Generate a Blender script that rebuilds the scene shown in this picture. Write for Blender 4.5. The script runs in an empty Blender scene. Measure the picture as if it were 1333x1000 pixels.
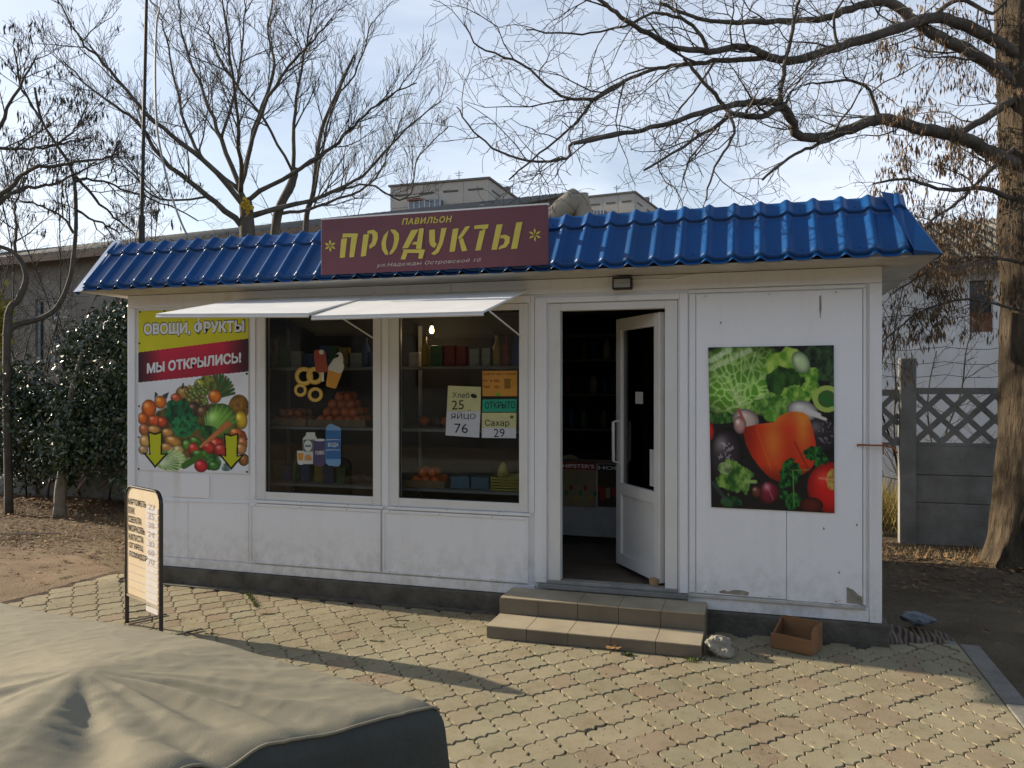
import bpy, bmesh, math, random
import numpy as np
from mathutils import Vector, Matrix, Quaternion
random.seed(7); RNG = np.random.default_rng(7)
S = bpy.context.scene
COL = S.collection
R = math.radians

# ------------------------------------------------------------------ camera, sky, sun, exposure
F, CX, CY, H, D0, YAW, UC = 1040.0, 666.5, 500.0, 1.7, 5.70, R(17.04), 5.2505
cam = bpy.data.cameras.new('camera'); co = bpy.data.objects.new('camera', cam); COL.objects.link(co)
co.location = (UC, -D0, H); co.rotation_euler = (R(90), 0, YAW)
cam.sensor_width = 36; cam.lens = 36 * F / 1333; cam.clip_end = 3000; cam.clip_start = 0.05
S.camera = co
S.render.resolution_x, S.render.resolution_y = 1024, 768
SUN_AZ, SUN_EL = 4.4, 20.5            # sun stands to the left, some 4 degrees behind the shop front
W = bpy.data.worlds.new('World'); S.world = W; W.use_nodes = True
nt = W.node_tree; nt.nodes.clear()
def wn(t, **k):
    n = nt.nodes.new(t)
    for a, b in k.items(): setattr(n, a, b)
    return n
sky = wn('ShaderNodeTexSky', sky_type='NISHITA', sun_disc=False, sun_elevation=R(SUN_EL), sun_rotation=R(SUN_AZ - 90), air_density=1.0, dust_density=1.2, ozone_density=1.0)
tc = wn('ShaderNodeTexCoord'); mp = wn('ShaderNodeMapping'); mp.inputs['Scale'].default_value = (1.0, 1.0, 3.2); mp.inputs['Rotation'].default_value = (0.1, 0.2, 0.5)
nz = wn('ShaderNodeTexNoise'); nz.inputs['Scale'].default_value = 2.2; nz.inputs['Detail'].default_value = 7; nz.inputs['Roughness'].default_value = 0.55; nz.inputs['Distortion'].default_value = 0.5
cr = wn('ShaderNodeMapRange'); cr.inputs[1].default_value = 0.36; cr.inputs[2].default_value = 0.66; cr.inputs[3].default_value = 0.42; cr.inputs[4].default_value = 1.0
mx = wn('ShaderNodeMix', data_type='RGBA'); mx.inputs[7].default_value = (6.1, 6.55, 7.4, 1)
bg = wn('ShaderNodeBackground'); bg.inputs['Strength'].default_value = 0.10
ow = wn('ShaderNodeOutputWorld')
L = nt.links.new
L(tc.outputs['Generated'], mp.inputs[0]); L(mp.outputs[0], nz.inputs['Vector']); L(nz.outputs['Fac'], cr.inputs[0])
sp = wn('ShaderNodeSeparateXYZ'); el = wn('ShaderNodeMapRange'); el.inputs[1].default_value = 0.15; el.inputs[2].default_value = 0.85; el.inputs[3].default_value = 1.0; el.inputs[4].default_value = 0.12   # the cloud sheet thins towards the zenith
ml = wn('ShaderNodeMath', operation='MULTIPLY'); L(tc.outputs['Generated'], sp.inputs[0]); L(sp.outputs[2], el.inputs[0]); L(cr.outputs[0], ml.inputs[0]); L(el.outputs[0], ml.inputs[1]); L(ml.outputs[0], mx.inputs[0]); L(sky.outputs[0], mx.inputs[6]); L(mx.outputs[2], bg.inputs[0]); L(bg.outputs[0], ow.inputs[0])
sun = bpy.data.lights.new('sun', 'SUN'); sun.energy = 5.0; sun.angle = R(0.5); sun.color = (1.0, 0.87, 0.68)
so = bpy.data.objects.new('sun', sun); COL.objects.link(so)
sd = Vector((math.cos(R(SUN_AZ)) * math.cos(R(SUN_EL)), -math.sin(R(SUN_AZ)) * math.cos(R(SUN_EL)), -math.sin(R(SUN_EL))))
so.rotation_euler = sd.to_track_quat('-Z', 'Y').to_euler(); so.location = (-10, 3, 10)
S.view_settings.view_transform = 'Standard'; S.view_settings.look = 'None'; S.view_settings.gamma = 1; S.view_settings.use_curve_mapping = False
S.view_settings.exposure = 0.72

# ------------------------------------------------------------------ measuring helpers: u runs along the shop front, v out of it towards the street
TU = (math.cos(YAW), -math.sin(YAW)); TN = (-math.sin(YAW), -math.cos(YAW))
def _ray(x, y):
    a = (x - CX) / F
    return a * TU[0] + TU[1], a * TN[0] + TN[1], (CY - y) / F
def P(x, y, v=0.0):                    # where the line of sight meets the vertical plane v
    du, dv, dz = _ray(x, y); s = (v - D0) / dv
    return Vector((UC + du * s, -v, H + dz * s))
def PD(x, y, D):                       # at distance D
    du, dv, dz = _ray(x, y)
    return Vector((UC + du * D, -(D0 + dv * D), H + dz * D))
def PZ(x, y, z=0.0):
    du, dv, dz = _ray(x, y); s = (z - H) / dz
    return Vector((UC + du * s, -(D0 + dv * s), z))

# ------------------------------------------------------------------ materials
MATS = {}
def lin(c):
    return tuple(((x / 12.92) if x <= 0.04045 else ((x + 0.055) / 1.055) ** 2.4) for x in c)
def mat(name, col, rough=0.7, var=0.12, scale=6.0, bump=0.15, bscale=40.0, spec=0.5, metal=0.0, coat=0.0, col2=None, rand=0.0, stretch=(1, 1, 1), island=False, detail=5, thr=None, dist=0.002):
    """procedural surface: base colour, large-scale wear towards col2, fine relief"""
    if name in MATS: return MATS[name]
    m = bpy.data.materials.new(name); m.use_nodes = True; t = m.node_tree; N = t.nodes; b = N['Principled BSDF']
    def new(k, **kw):
        n = N.new(k)
        for a, v in kw.items(): setattr(n, a, v)
        return n
    t_ = new('ShaderNodeTexCoord'); mp_ = new('ShaderNodeMapping'); mp_.inputs['Scale'].default_value = stretch
    t.links.new(t_.outputs['Object'], mp_.inputs[0])
    n1 = new('ShaderNodeTexNoise'); n1.inputs['Scale'].default_value = scale; n1.inputs['Detail'].default_value = detail; n1.inputs['Roughness'].default_value = 0.6
    t.links.new(mp_.outputs[0], n1.inputs['Vector'])
    r = new('ShaderNodeMapRange'); lo, hi = thr or (0.3, 0.7); r.inputs[1].default_value = lo; r.inputs[2].default_value = hi
    t.links.new(n1.outputs['Fac'], r.inputs[0])
    c2 = col2 or tuple(x * (1 - 2.2 * var) for x in col)
    mix = new('ShaderNodeMix', data_type='RGBA'); mix.inputs[6].default_value = (*col, 1); mix.inputs[7].default_value = (*c2, 1)
    t.links.new(r.outputs[0], mix.inputs[0]); out = mix.outputs[2]
    if rand:
        if island:
            g = new('ShaderNodeNewGeometry'); rs = g.outputs['Random Per Island']
        else:
            g = new('ShaderNodeObjectInfo'); rs = g.outputs['Random']
        r2 = new('ShaderNodeMapRange'); r2.inputs[3].default_value = 1 - rand; r2.inputs[4].default_value = 1 + rand
        t.links.new(rs, r2.inputs[0])
        hs = new('ShaderNodeHueSaturation'); t.links.new(r2.outputs[0], hs.inputs['Value']); t.links.new(out, hs.inputs['Color']); out = hs.outputs[0]
    t.links.new(out, b.inputs['Base Color'])
    b.inputs['Roughness'].default_value = rough; b.inputs['Metallic'].default_value = metal; b.inputs['Specular IOR Level'].default_value = spec
    b.inputs['Coat Weight'].default_value = coat
    if bump:
        n2 = new('ShaderNodeTexNoise'); n2.inputs['Scale'].default_value = bscale; n2.inputs['Detail'].default_value = 6; n2.inputs['Roughness'].default_value = 0.65
        t.links.new(mp_.outputs[0], n2.inputs['Vector'])
        bp = new('ShaderNodeBump'); bp.inputs['Strength'].default_value = bump; bp.inputs['Distance'].default_value = dist * 4
        t.links.new(n2.outputs['Fac'], bp.inputs['Height']); t.links.new(bp.outputs[0], b.inputs['Normal'])
    MATS[name] = m; return m
def plain(name, col, rough=0.6, spec=0.3, var=0.06):
    return mat(name, col, rough, var, 9, 0.05, 60, spec)
def srgb(r, g, b): return lin((r / 255, g / 255, b / 255))
def vmat(name, rough=0.55, spec=0.35):
    if name in MATS: return MATS[name]
    m = bpy.data.materials.new(name); m.use_nodes = True; t = m.node_tree; b = t.nodes['Principled BSDF']
    a = t.nodes.new('ShaderNodeVertexColor'); a.layer_name = 'print'
    t.links.new(a.outputs[0], b.inputs['Base Color']); b.inputs['Roughness'].default_value = rough; b.inputs['Specular IOR Level'].default_value = spec
    MATS[name] = m; return m
def glass_mat(name='window_glass', tint=(0.92, 0.94, 0.93)):
    if name in MATS: return MATS[name]
    m = bpy.data.materials.new(name); m.use_nodes = True; t = m.node_tree; N = t.nodes; N.clear()
    o = N.new('ShaderNodeOutputMaterial'); tr = N.new('ShaderNodeBsdfTransparent'); tr.inputs[0].default_value = (*tint, 1)
    g = N.new('ShaderNodeBsdfGlossy'); g.inputs['Roughness'].default_value = 0.02; fr = N.new('ShaderNodeFresnel'); fr.inputs[0].default_value = 1.45
    x = N.new('ShaderNodeMixShader'); t.links.new(fr.outputs[0], x.inputs[0]); t.links.new(tr.outputs[0], x.inputs[1]); t.links.new(g.outputs[0], x.inputs[2])
    t.links.new(x.outputs[0], o.inputs[0]); MATS[name] = m; return m
def streak_paint(name, base, dirt, amount=0.5):
    """old brush-painted board: broad tone changes, vertical drip stains, chips of bare wood"""
    if name in MATS: return MATS[name]
    m = bpy.data.materials.new(name); m.use_nodes = True; t = m.node_tree; N = t.nodes; b = N['Principled BSDF']; K = t.links.new
    tcn = N.new('ShaderNodeTexCoord')
    def noise(sc, stretch, det=5, ro=0.6):
        mm = N.new('ShaderNodeMapping'); mm.inputs['Scale'].default_value = stretch; K(tcn.outputs['Object'], mm.inputs[0])
        n = N.new('ShaderNodeTexNoise'); n.inputs['Scale'].default_value = sc; n.inputs['Detail'].default_value = det; n.inputs['Roughness'].default_value = ro
        K(mm.outputs[0], n.inputs['Vector']); return n.outputs['Fac']
    def ramp(s, lo, hi, a=0., z=1.):
        r = N.new('ShaderNodeMapRange'); r.inputs[1].default_value = lo; r.inputs[2].default_value = hi; r.inputs[3].default_value = a; r.inputs[4].default_value = z; K(s, r.inputs[0]); return r.outputs[0]
    def mixc(f, a, c2):
        x = N.new('ShaderNodeMix'); x.data_type = 'RGBA'; K(f, x.inputs[0])
        if isinstance(a, tuple): x.inputs[6].default_value = (*a, 1)
        else: K(a, x.inputs[6])
        x.inputs[7].default_value = (*c2, 1); return x.outputs[2]
    c = mixc(ramp(noise(1.3, (1, 1, 1)), 0.35, 0.7, 0, amount * .5), base, tuple(x * 0.86 for x in base))
    c = mixc(ramp(noise(7, (1, 1, 0.05), 4), 0.54, 0.80, 0, amount * 0.6), c, dirt)
    c = mixc(ramp(noise(34, (1, 1, 1), 3), 0.745, 0.775, 0, 0.85), c, (0.10, 0.085, 0.07))
    c = mixc(ramp(noise(90, (1, 1, 0.3), 2), 0.3, 0.8, 0, 0.12), c, dirt)
    sz = N.new('ShaderNodeSeparateXYZ'); K(tcn.outputs['Object'], sz.inputs[0])
    lo = N.new('ShaderNodeMapRange'); lo.inputs[1].default_value = 0.16; lo.inputs[2].default_value = 0.62; lo.inputs[3].default_value = 1.0; lo.inputs[4].default_value = 0.0; K(sz.outputs[2], lo.inputs[0])   # splashed mud along the foot
    ad = N.new('ShaderNodeMath'); ad.operation = 'MULTIPLY'; K(lo.outputs[0], ad.inputs[0]); K(ramp(noise(11, (1, 1, 0.8), 7, 0.7), 0.38, 0.66), ad.inputs[1])
    c = mixc(ramp(ad.outputs[0], 0.1, 1.0, 0, 0.46), c, (0.36, 0.33, 0.27))
    c = mixc(ramp(noise(3.1, (1, 1, 0.07), 3, 0.5), 0.66, 0.74, 0, 0.30), c, (0.50, 0.40, 0.26))
    K(c, b.inputs['Base Color']); b.inputs['Roughness'].default_value = 0.42; b.inputs['Specular IOR Level'].default_value = 0.4
    bp = N.new('ShaderNodeBump'); bp.inputs['Strength'].default_value = 0.25; bp.inputs['Distance'].default_value = 0.006
    K(noise(26, (1, 1, 0.35), 6, 0.7), bp.inputs['Height']); K(bp.outputs[0], b.inputs['Normal'])
    MATS[name] = m; return m
white = streak_paint('old_white_paint', (0.82, 0.83, 0.85), (0.52, 0.48, 0.42))
white2 = streak_paint('white_paint_panel', (0.85, 0.865, 0.89), (0.62, 0.60, 0.56), 0.45)
pvc = mat('white_plastic_frame', (0.74, 0.74, 0.73), 0.35, 0.05, 3, 0.04, 30, col2=(0.66, 0.65, 0.62))
concrete = mat('plinth_concrete', (0.16, 0.15, 0.125), 0.95, 0.3, 7, 0.9, 55, 0.2, col2=(0.075, 0.068, 0.055), dist=0.004)
fconc = mat('fence_concrete', (0.31, 0.305, 0.28), 0.95, 0.2, 3, 0.6, 30, 0.2, col2=(0.17, 0.165, 0.145), dist=0.004)
blackm = mat('black_metal', (0.02, 0.02, 0.02), 0.7, 0.1, 8, 0.1)
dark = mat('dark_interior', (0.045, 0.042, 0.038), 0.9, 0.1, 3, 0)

# ------------------------------------------------------------------ mesh helpers
def link(name, me, m=None, parent=None, smooth=False, bevel=0.0, loc=None):
    o = bpy.data.objects.new(name, me); COL.objects.link(o)
    if m is not None and not me.materials: me.materials.append(m)
    if smooth and len(me.polygons): me.polygons.foreach_set('use_smooth', np.ones(len(me.polygons), bool))
    if parent is not None: o.parent = parent
    if loc is not None: o.location = loc
    if bevel:
        b = o.modifiers.new('edge', 'BEVEL'); b.width = bevel; b.segments = 2; b.limit_method = 'ANGLE'; b.angle_limit = R(40)
    return o
def mesh(name, vs, fs, m=None, parent=None, smooth=False, bevel=0.0, loc=None):
    me = bpy.data.meshes.new(name); me.from_pydata([tuple(v) for v in vs], [], fs); me.update()
    return link(name, me, m, parent, smooth, bevel, loc)
class B:                                # collects simple solids that become one mesh
    def __init__(s): s.v = []; s.f = []
    def add(s, vs, fs):
        n = len(s.v); s.v += [tuple(v) for v in vs]; s.f += [[i + n for i in f] for f in fs]; return s
    def box(s, x0, x1, y0, y1, z0, z1, M=None):
        vs = [Vector(p) for p in ((x0, y0, z0), (x1, y0, z0), (x1, y1, z0), (x0, y1, z0), (x0, y0, z1), (x1, y0, z1), (x1, y1, z1), (x0, y1, z1))]
        if M is not None: vs = [M @ p for p in vs]
        return s.add(vs, [[0, 3, 2, 1], [4, 5, 6, 7], [0, 1, 5, 4], [1, 2, 6, 5], [2, 3, 7, 6], [3, 0, 4, 7]])
    def fr(s, u0, u1, v0, v1, z0, z1):   # box given in u, v (out of the front), z
        return s.box(u0, u1, -v1, -v0, z0, z1)
    def tube(s, pts, rad, n=6, cap=True):
        pts = [Vector(p) for p in pts]
        if not hasattr(rad, '__len__'): rad = [rad] * len(pts)
        base = len(s.v); up = None
        for i, p in enumerate(pts):
            d = (pts[min(i + 1, len(pts) - 1)] - pts[max(i - 1, 0)])
            if d.length < 1e-9: d = Vector((0, 0, 1))
            d.normalize()
            if up is None: up = d.orthogonal().normalized()
            else:
                up = up - d * up.dot(d)
                up = up.normalized() if up.length > 1e-6 else d.orthogonal().normalized()
            w = d.cross(up)
            for k in range(n):
                a = 2 * math.pi * k / n
                s.v.append(tuple(p + (up * math.cos(a) + w * math.sin(a)) * rad[i]))
        for i in range(len(pts) - 1):
            for k in range(n):
                a = base + i * n + k; b = base + i * n + (k + 1) % n
                s.f.append([a, b, b + n, a + n])
        if cap:
            s.f.append(list(range(base, base + n))[::-1]); e = base + (len(pts) - 1) * n; s.f.append(list(range(e, e + n)))
        return s
    def prism(s, poly, off):             # closed outline extruded by a vector
        n = len(poly); a = [Vector(p) for p in poly]; c = [p + Vector(off) for p in a]
        s.add(a + c, [list(range(n)), list(range(n, 2 * n))[::-1]] + [[i, i + n, (i + 1) % n + n, (i + 1) % n] for i in range(n)]); return s
    def obj(s, name, m=None, parent=None, **k): return mesh(name, s.v, s.f, m, parent, **k)
def fix_normals(o):
    bm = bmesh.new(); bm.from_mesh(o.data); bmesh.ops.recalc_face_normals(bm, faces=bm.faces); bm.to_mesh(o.data); bm.free(); return o
def thing(name, label, cat, group=None, loc=(0, 0, 0), rz=0.0):
    o = bpy.data.objects.new(name, None); COL.objects.link(o); o.location = loc; o.rotation_euler = (0, 0, rz)
    o.empty_display_size = 0.1
    o['label'] = label; o['category'] = cat
    if group: o['group'] = group
    return o
def tag(o, label, cat, group=None):
    o['label'] = label; o['category'] = cat
    if group: o['group'] = group
    return o
def kind(o, k): o['kind'] = k; return o
def sphere_mesh(name, r, m, seg=14, rings=9, squash=1.0, bump=0.0):
    bm = bmesh.new(); bmesh.ops.create_uvsphere(bm, u_segments=seg, v_segments=rings, radius=r)
    for v in bm.verts:
        v.co.z *= squash
        if bump: v.co *= 1 + random.uniform(-bump, bump)
    me = bpy.data.meshes.new(name); bm.to_mesh(me); bm.free(); me.materials.append(m)
    me.polygons.foreach_set('use_smooth', np.ones(len(me.polygons), bool)); return me
def lathe(name, prof, m, seg=16):
    vs, fs = [], []
    for r, z in prof:
        for k in range(seg):
            a = 2 * math.pi * k / seg; vs.append((r * math.cos(a), r * math.sin(a), z))
    for i in range(len(prof) - 1):
        for k in range(seg):
            a = i * seg + k; b = i * seg + (k + 1) % seg; fs.append([a, b, b + seg, a + seg])
    fs.append(list(range(seg))[::-1]); e = (len(prof) - 1) * seg; fs.append(list(range(e, e + seg)))
    me = bpy.data.meshes.new(name); me.from_pydata(vs, [], fs); me.materials.append(m)
    me.polygons.foreach_set('use_smooth', np.ones(len(me.polygons), bool)); return me
def copy_tree(o, parent=None):
    c = o.copy(); COL.objects.link(c); c.parent = parent
    for ch in o.children: copy_tree(ch, c)
    return c
XU, ZU = Vector((1, 0, 0)), Vector((0, 0, 1))
def text(name, body, p0, width, height, m, parent, xd=XU, zd=ZU, off=0.0, bold=0.0, shear=0.0, ext=0.0006, nrm=None, space=1.0):
    """flat lettering fitted into width x height with its lower left corner at p0"""
    c = bpy.data.curves.new(name, 'FONT'); c.body = body; c.size = 1.0; c.shear = shear; c.space_character = space; c.resolution_u = 3; c.extrude = 0.0
    t = bpy.data.objects.new(name, c); COL.objects.link(t)
    me = bpy.data.meshes.new_from_object(t.evaluated_get(bpy.context.evaluated_depsgraph_get()))
    bpy.data.objects.remove(t); bpy.data.curves.remove(c)
    n = len(me.vertices); a = np.empty(n * 3); me.vertices.foreach_get('co', a); a = a.reshape(-1, 3)
    if bold > 0:                         # heavier strokes: the glyphs laid over themselves, each a hair in front of the last
        fs = [list(p.vertices) for p in me.polygons]; nd = 8 if bold < .05 else 14; parts = [a]; F_ = list(fs)
        for k in range(nd):
            t_ = 2 * math.pi * k / nd; o_ = a.copy(); o_[:, 0] += bold * math.cos(t_); o_[:, 1] += bold * math.sin(t_); o_[:, 2] -= .00005 * (k + 1); parts.append(o_); F_ += [[i + n * (k + 1) for i in f] for f in fs]
        a = np.concatenate(parts); bpy.data.meshes.remove(me); me = bpy.data.meshes.new(name); me.from_pydata(a.tolist(), [], F_); n = len(a)
    lo, hi = a.min(0), a.max(0)
    nn = Vector(nrm) if nrm is not None else xd.cross(zd) * 1.0
    x = (a[:, 0] - lo[0]) / (hi[0] - lo[0]) * width; z = (a[:, 1] - lo[1]) / (hi[1] - lo[1]) * height
    q = np.array(p0)[None] + x[:, None] * np.array(xd)[None] + z[:, None] * np.array(zd)[None] + (off + a[:, 2:3]) * np.array(nn)[None]
    me.vertices.foreach_set('co', q.ravel()); me.materials.clear(); me.update()
    me.name = name
    return link(name, me, m, parent)

def text_width(body):
    c = bpy.data.curves.new('w', 'FONT'); c.body = body; t = bpy.data.objects.new('w', c); COL.objects.link(t); bpy.context.view_layer.update(); w_ = t.dimensions.x; bpy.data.objects.remove(t); bpy.data.curves.remove(c); return w_
# ------------------------------------------------------------------ paint box for printed pictures (flat print, colours only)
class Art:
    def __init__(s, w, h, bgc):
        s.w, s.h = w, h; s.y, s.x = np.mgrid[0:h, 0:w].astype(float); s.x /= (w - 1); s.y /= (h - 1)
        s.c = np.ones((h, w, 3)) * np.array(bgc) / 255.0; s.asp = 1.0; s.rng = np.random.default_rng(3)
    def put(s, mask, col):
        col = np.asarray(col, float)
        if col.ndim == 1: col = col / 255.0 * np.ones_like(s.c)
        m = np.clip(mask, 0, 1)[..., None]; s.c = s.c * (1 - m) + col * m
    def noise(s, f, seed=0, oct=3):
        r = np.random.default_rng(seed); out = np.zeros((s.h, s.w)); a = 1.0; tot = 0
        for o in range(oct):
            g = r.random((int(f) + 3, int(f) + 3)); X = s.x * f; Y = s.y * f; xi = X.astype(int); yi = Y.astype(int); fx = X - xi; fy = Y - yi
            fx = fx * fx * (3 - 2 * fx); fy = fy * fy * (3 - 2 * fy)
            out += a * ((g[yi, xi] * (1 - fx) + g[yi, xi + 1] * fx) * (1 - fy) + (g[yi + 1, xi] * (1 - fx) + g[yi + 1, xi + 1] * fx) * fy); tot += a; a *= 0.5; f *= 2
        return out / tot
    def ell(s, cx, cy, rx, ry, ang=0.0, wob=0.0, seed=0):
        """returns squared elliptical radius field"""
        dx = s.x - cx; dy = (s.y - cy) * s.asp; a = R(ang); X = dx * math.cos(a) + dy * math.sin(a); Y = -dx * math.sin(a) + dy * math.cos(a)
        q = (X / rx) ** 2 + (Y / (ry * s.asp)) ** 2
        if wob: q = q * np.maximum(.5, 1 + wob * (s.noise(14, seed) - 0.5))
        return q, X / rx, Y / (ry * s.asp)
    def ball(s, cx, cy, rx, ry, col, ang=0.0, wob=0.0, seed=0, tex=0.0, tf=40, hi=0.35, shade=0.55):
        """a fruit of the printed photograph, with its printed modelling"""
        q, X, Y = s.ell(cx, cy, rx, ry, ang, wob, seed); m = np.clip((1 - q) * 12, 0, 1)
        k = 1 - shade * np.clip(q, 0, 1) ** 1.5
        h = np.exp(-(((X + 0.35) / 0.35) ** 2 + ((Y + 0.4) / 0.3) ** 2)) * hi
        c = np.array(col)[None, None] / 255.0 * k[..., None] + h[..., None]
        if tex: c = c * (1 + tex * (s.noise(tf, seed + 5, 2) - 0.5))[..., None]
        s.put(m, np.clip(c, 0, 1))
    def poly(s, pts, col, soft=0.004, grad=None):
        ins = np.zeros((s.h, s.w), bool); n = len(pts)
        for i in range(n):
            x0, y0 = pts[i]; x1, y1 = pts[(i + 1) % n]
            c = ((y0 > s.y) != (y1 > s.y)); xi = (x1 - x0) * (s.y - y0) / ((y1 - y0) or 1e-9) + x0
            ins ^= c & (s.x < xi)
        s.put(ins.astype(float), col); return ins
    def line(s, x0, y0, x1, y1, w, col, a=1.0):
        dx, dy = x1 - x0, (y1 - y0) * s.asp; L2 = dx * dx + dy * dy + 1e-9
        t = np.clip(((s.x - x0) * dx + (s.y - y0) * s.asp * dy) / L2, 0, 1)
        d = np.hypot(s.x - x0 - t * dx, (s.y - y0) * s.asp - t * dy); s.put(np.clip((w - d) / (w * 0.5), 0, 1) * a, col)
    def veins(s, n, seed):
        r = np.random.default_rng(seed); p = r.random((n, 2)); f1 = np.full((s.h, s.w), 9.); f2 = f1.copy()
        wx = s.x + .05 * (s.noise(12, seed + 1) - .5); wy = s.y + .05 * (s.noise(12, seed + 2) - .5)
        for a, b in p:
            d = np.hypot((wx - a), (wy - b) * s.asp); nf = np.minimum(f1, d); f2 = np.minimum(f2, np.maximum(f1, d)); f1 = nf
        return f2 - f1
    def leafy(s, cx, cy, rx, ry, c0, c1, seed, f=30, wob=0.8):
        q, _, _ = s.ell(cx, cy, rx, ry, 0, wob * 2, seed); m = np.clip((1 - q) * 6, 0, 1)
        t = np.clip((s.noise(f, seed + 1, 3) - 0.3) * 2.4, 0, 1)[..., None]
        s.put(m, np.array(c0) / 255.0 * (1 - t) + np.array(c1) / 255.0 * t)
    def mesh(s, name, u0, u1, z0, z1, v, parent, m, corners=None, curl=0.0):
        w, h = s.w, s.h
        fx = s.x[..., None]; fy = s.y[..., None]
        if corners is None: corners = [(u0, z1), (u1, z1), (u0, z0), (u1, z0)]
        tl, tr, bl, br = [np.array(c) for c in corners]
        q = (tl * (1 - fx) + tr * fx) * (1 - fy) + (bl * (1 - fx) + br * fx) * fy
        co_ = np.empty((h, w, 3)); co_[..., 0] = q[..., 0]; co_[..., 2] = q[..., 1]
        co_[..., 1] = -(v + curl * np.sin(s.x * 9 + s.y * 3) * np.sin(s.y * 11))
        me = bpy.data.meshes.new(name); nq = (w - 1) * (h - 1); me.vertices.add(w * h); me.loops.add(nq * 4); me.polygons.add(nq)
        me.vertices.foreach_set('co', co_.ravel())
        i = (np.arange(h - 1)[:, None] * w + np.arange(w - 1)[None]).ravel()
        me.loops.foreach_set('vertex_index', np.stack([i, i + w, i + w + 1, i + 1], 1).ravel())
        me.polygons.foreach_set('loop_start', np.arange(nq) * 4); me.update(calc_edges=True)
        ca = me.color_attributes.new('print', 'FLOAT_COLOR', 'POINT')
        c = np.ones((h, w, 4)); g = np.clip(s.c, 0, 1); c[..., :3] = np.where(g <= 0.04045, g / 12.92, ((g + 0.055) / 1.055) ** 2.4)
        ca.data.foreach_set('color', c.astype(np.float32).ravel())
        return link(name, me, m, parent)

# ------------------------------------------------------------------ the setting: ground, pavement, kerb
earth = mat('bare_earth', (0.105, 0.075, 0.048), 0.97, 0.3, 0.9, 0.9, 26, 0.1, col2=(0.20, 0.155, 0.10), detail=9, thr=(0.35, 0.62), dist=0.012)
def ground():
    # sheet with a finer, gently uneven middle
    xs = np.concatenate([[-900, -200, -60, -25], np.linspace(-14, 14, 100), [25, 60, 200, 900]])
    ys = np.concatenate([[-500, -150, -50, -20], np.linspace(-7, 14, 80), [25, 60, 200, 1200]])
    vs = []; r = np.random.default_rng(5)
    for y in ys:
        for x in xs:
            z = -0.035
            if abs(x) < 15 and -8 < y < 15:
                z += 0.02 * math.sin(x * 1.9 + y) * math.cos(y * 2.3 - x * .7) + r.uniform(-.006, .006)
                if x < -0.45: z += min(0.03, (-.45 - x) * .05)
                if -0.5 < x < 6.9 and y < 3: z = min(z, -0.07)
                if y > 0.3 and x > 6.6: z = max(z, -0.04)
            vs.append((x, y, z))
    n = len(xs); fs = [[j * n + i, j * n + i + 1, (j + 1) * n + i + 1, (j + 1) * n + i] for j in range(len(ys) - 1) for i in range(n - 1)]
    return kind(mesh('ground', vs, fs, earth, smooth=True), 'structure')
ground()
sand = mat('trodden_sandy_soil', (0.27, 0.20, 0.135), 0.97, 0.2, 2.2, 0.8, 45, 0.1, col2=(0.16, 0.115, 0.075), detail=8, dist=0.008)
def patch(name, pts, z, m, jag=0.05, sub=10, seed=1):
    r = np.random.default_rng(seed); out = []
    for i in range(len(pts)):
        a = np.array(pts[i]); b = np.array(pts[(i + 1) % len(pts)])
        for k in range(sub): out.append(a + (b - a) * k / sub + r.uniform(-jag, jag, 2))
    c = np.mean(out, 0); vs = [(c[0], c[1], z)] + [(p[0], p[1], z) for p in out]
    n = len(out)
    for p in out: vs.append((p[0] + (p[0] - c[0]) * .05, p[1] + (p[1] - c[1]) * .05, z - 0.05))
    fs = [[0, 1 + i, 1 + (i + 1) % n] for i in range(n)] + [[1 + i, 1 + n + i, 1 + n + (i + 1) % n, 1 + (i + 1) % n] for i in range(n)]
    return kind(mesh(name, vs, fs, m), 'structure')
patch('sandy_path', [(-9, -4.5), (-.38, -4.5), (-.33, -.6), (-.34, .22), (-1.6, 0.75), (-3.2, .85), (-9, .9)], 0.006, sand, .035, 14)
bedm = mat('joint_soil', (0.05, 0.045, 0.033), 1.0, 0.3, 5, 0.6, 60, 0.1)
bed = kind(mesh('pavement', [(-.37, -9, -.026), (6.62, -9, -.026), (6.62, .2, -.026), (-.37, .2, -.026)], [[0, 1, 2, 3]], bedm), 'structure')
kerbm = mat('kerb_concrete', (0.25, 0.235, 0.20), 0.95, 0.2, 6, 0.6, 50, 0.2)
def clip(poly, ax, val, keep_less):
    out = []
    for i in range(len(poly)):
        a, b = poly[i], poly[(i + 1) % len(poly)]; ia = (a[ax] < val) == keep_less; ib = (b[ax] < val) == keep_less
        if ia: out.append(a)
        if ia != ib:
            t = (val - a[ax]) / (b[ax] - a[ax]); out.append((a[0] + (b[0] - a[0]) * t, a[1] + (b[1] - a[1]) * t))
    return out
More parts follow.
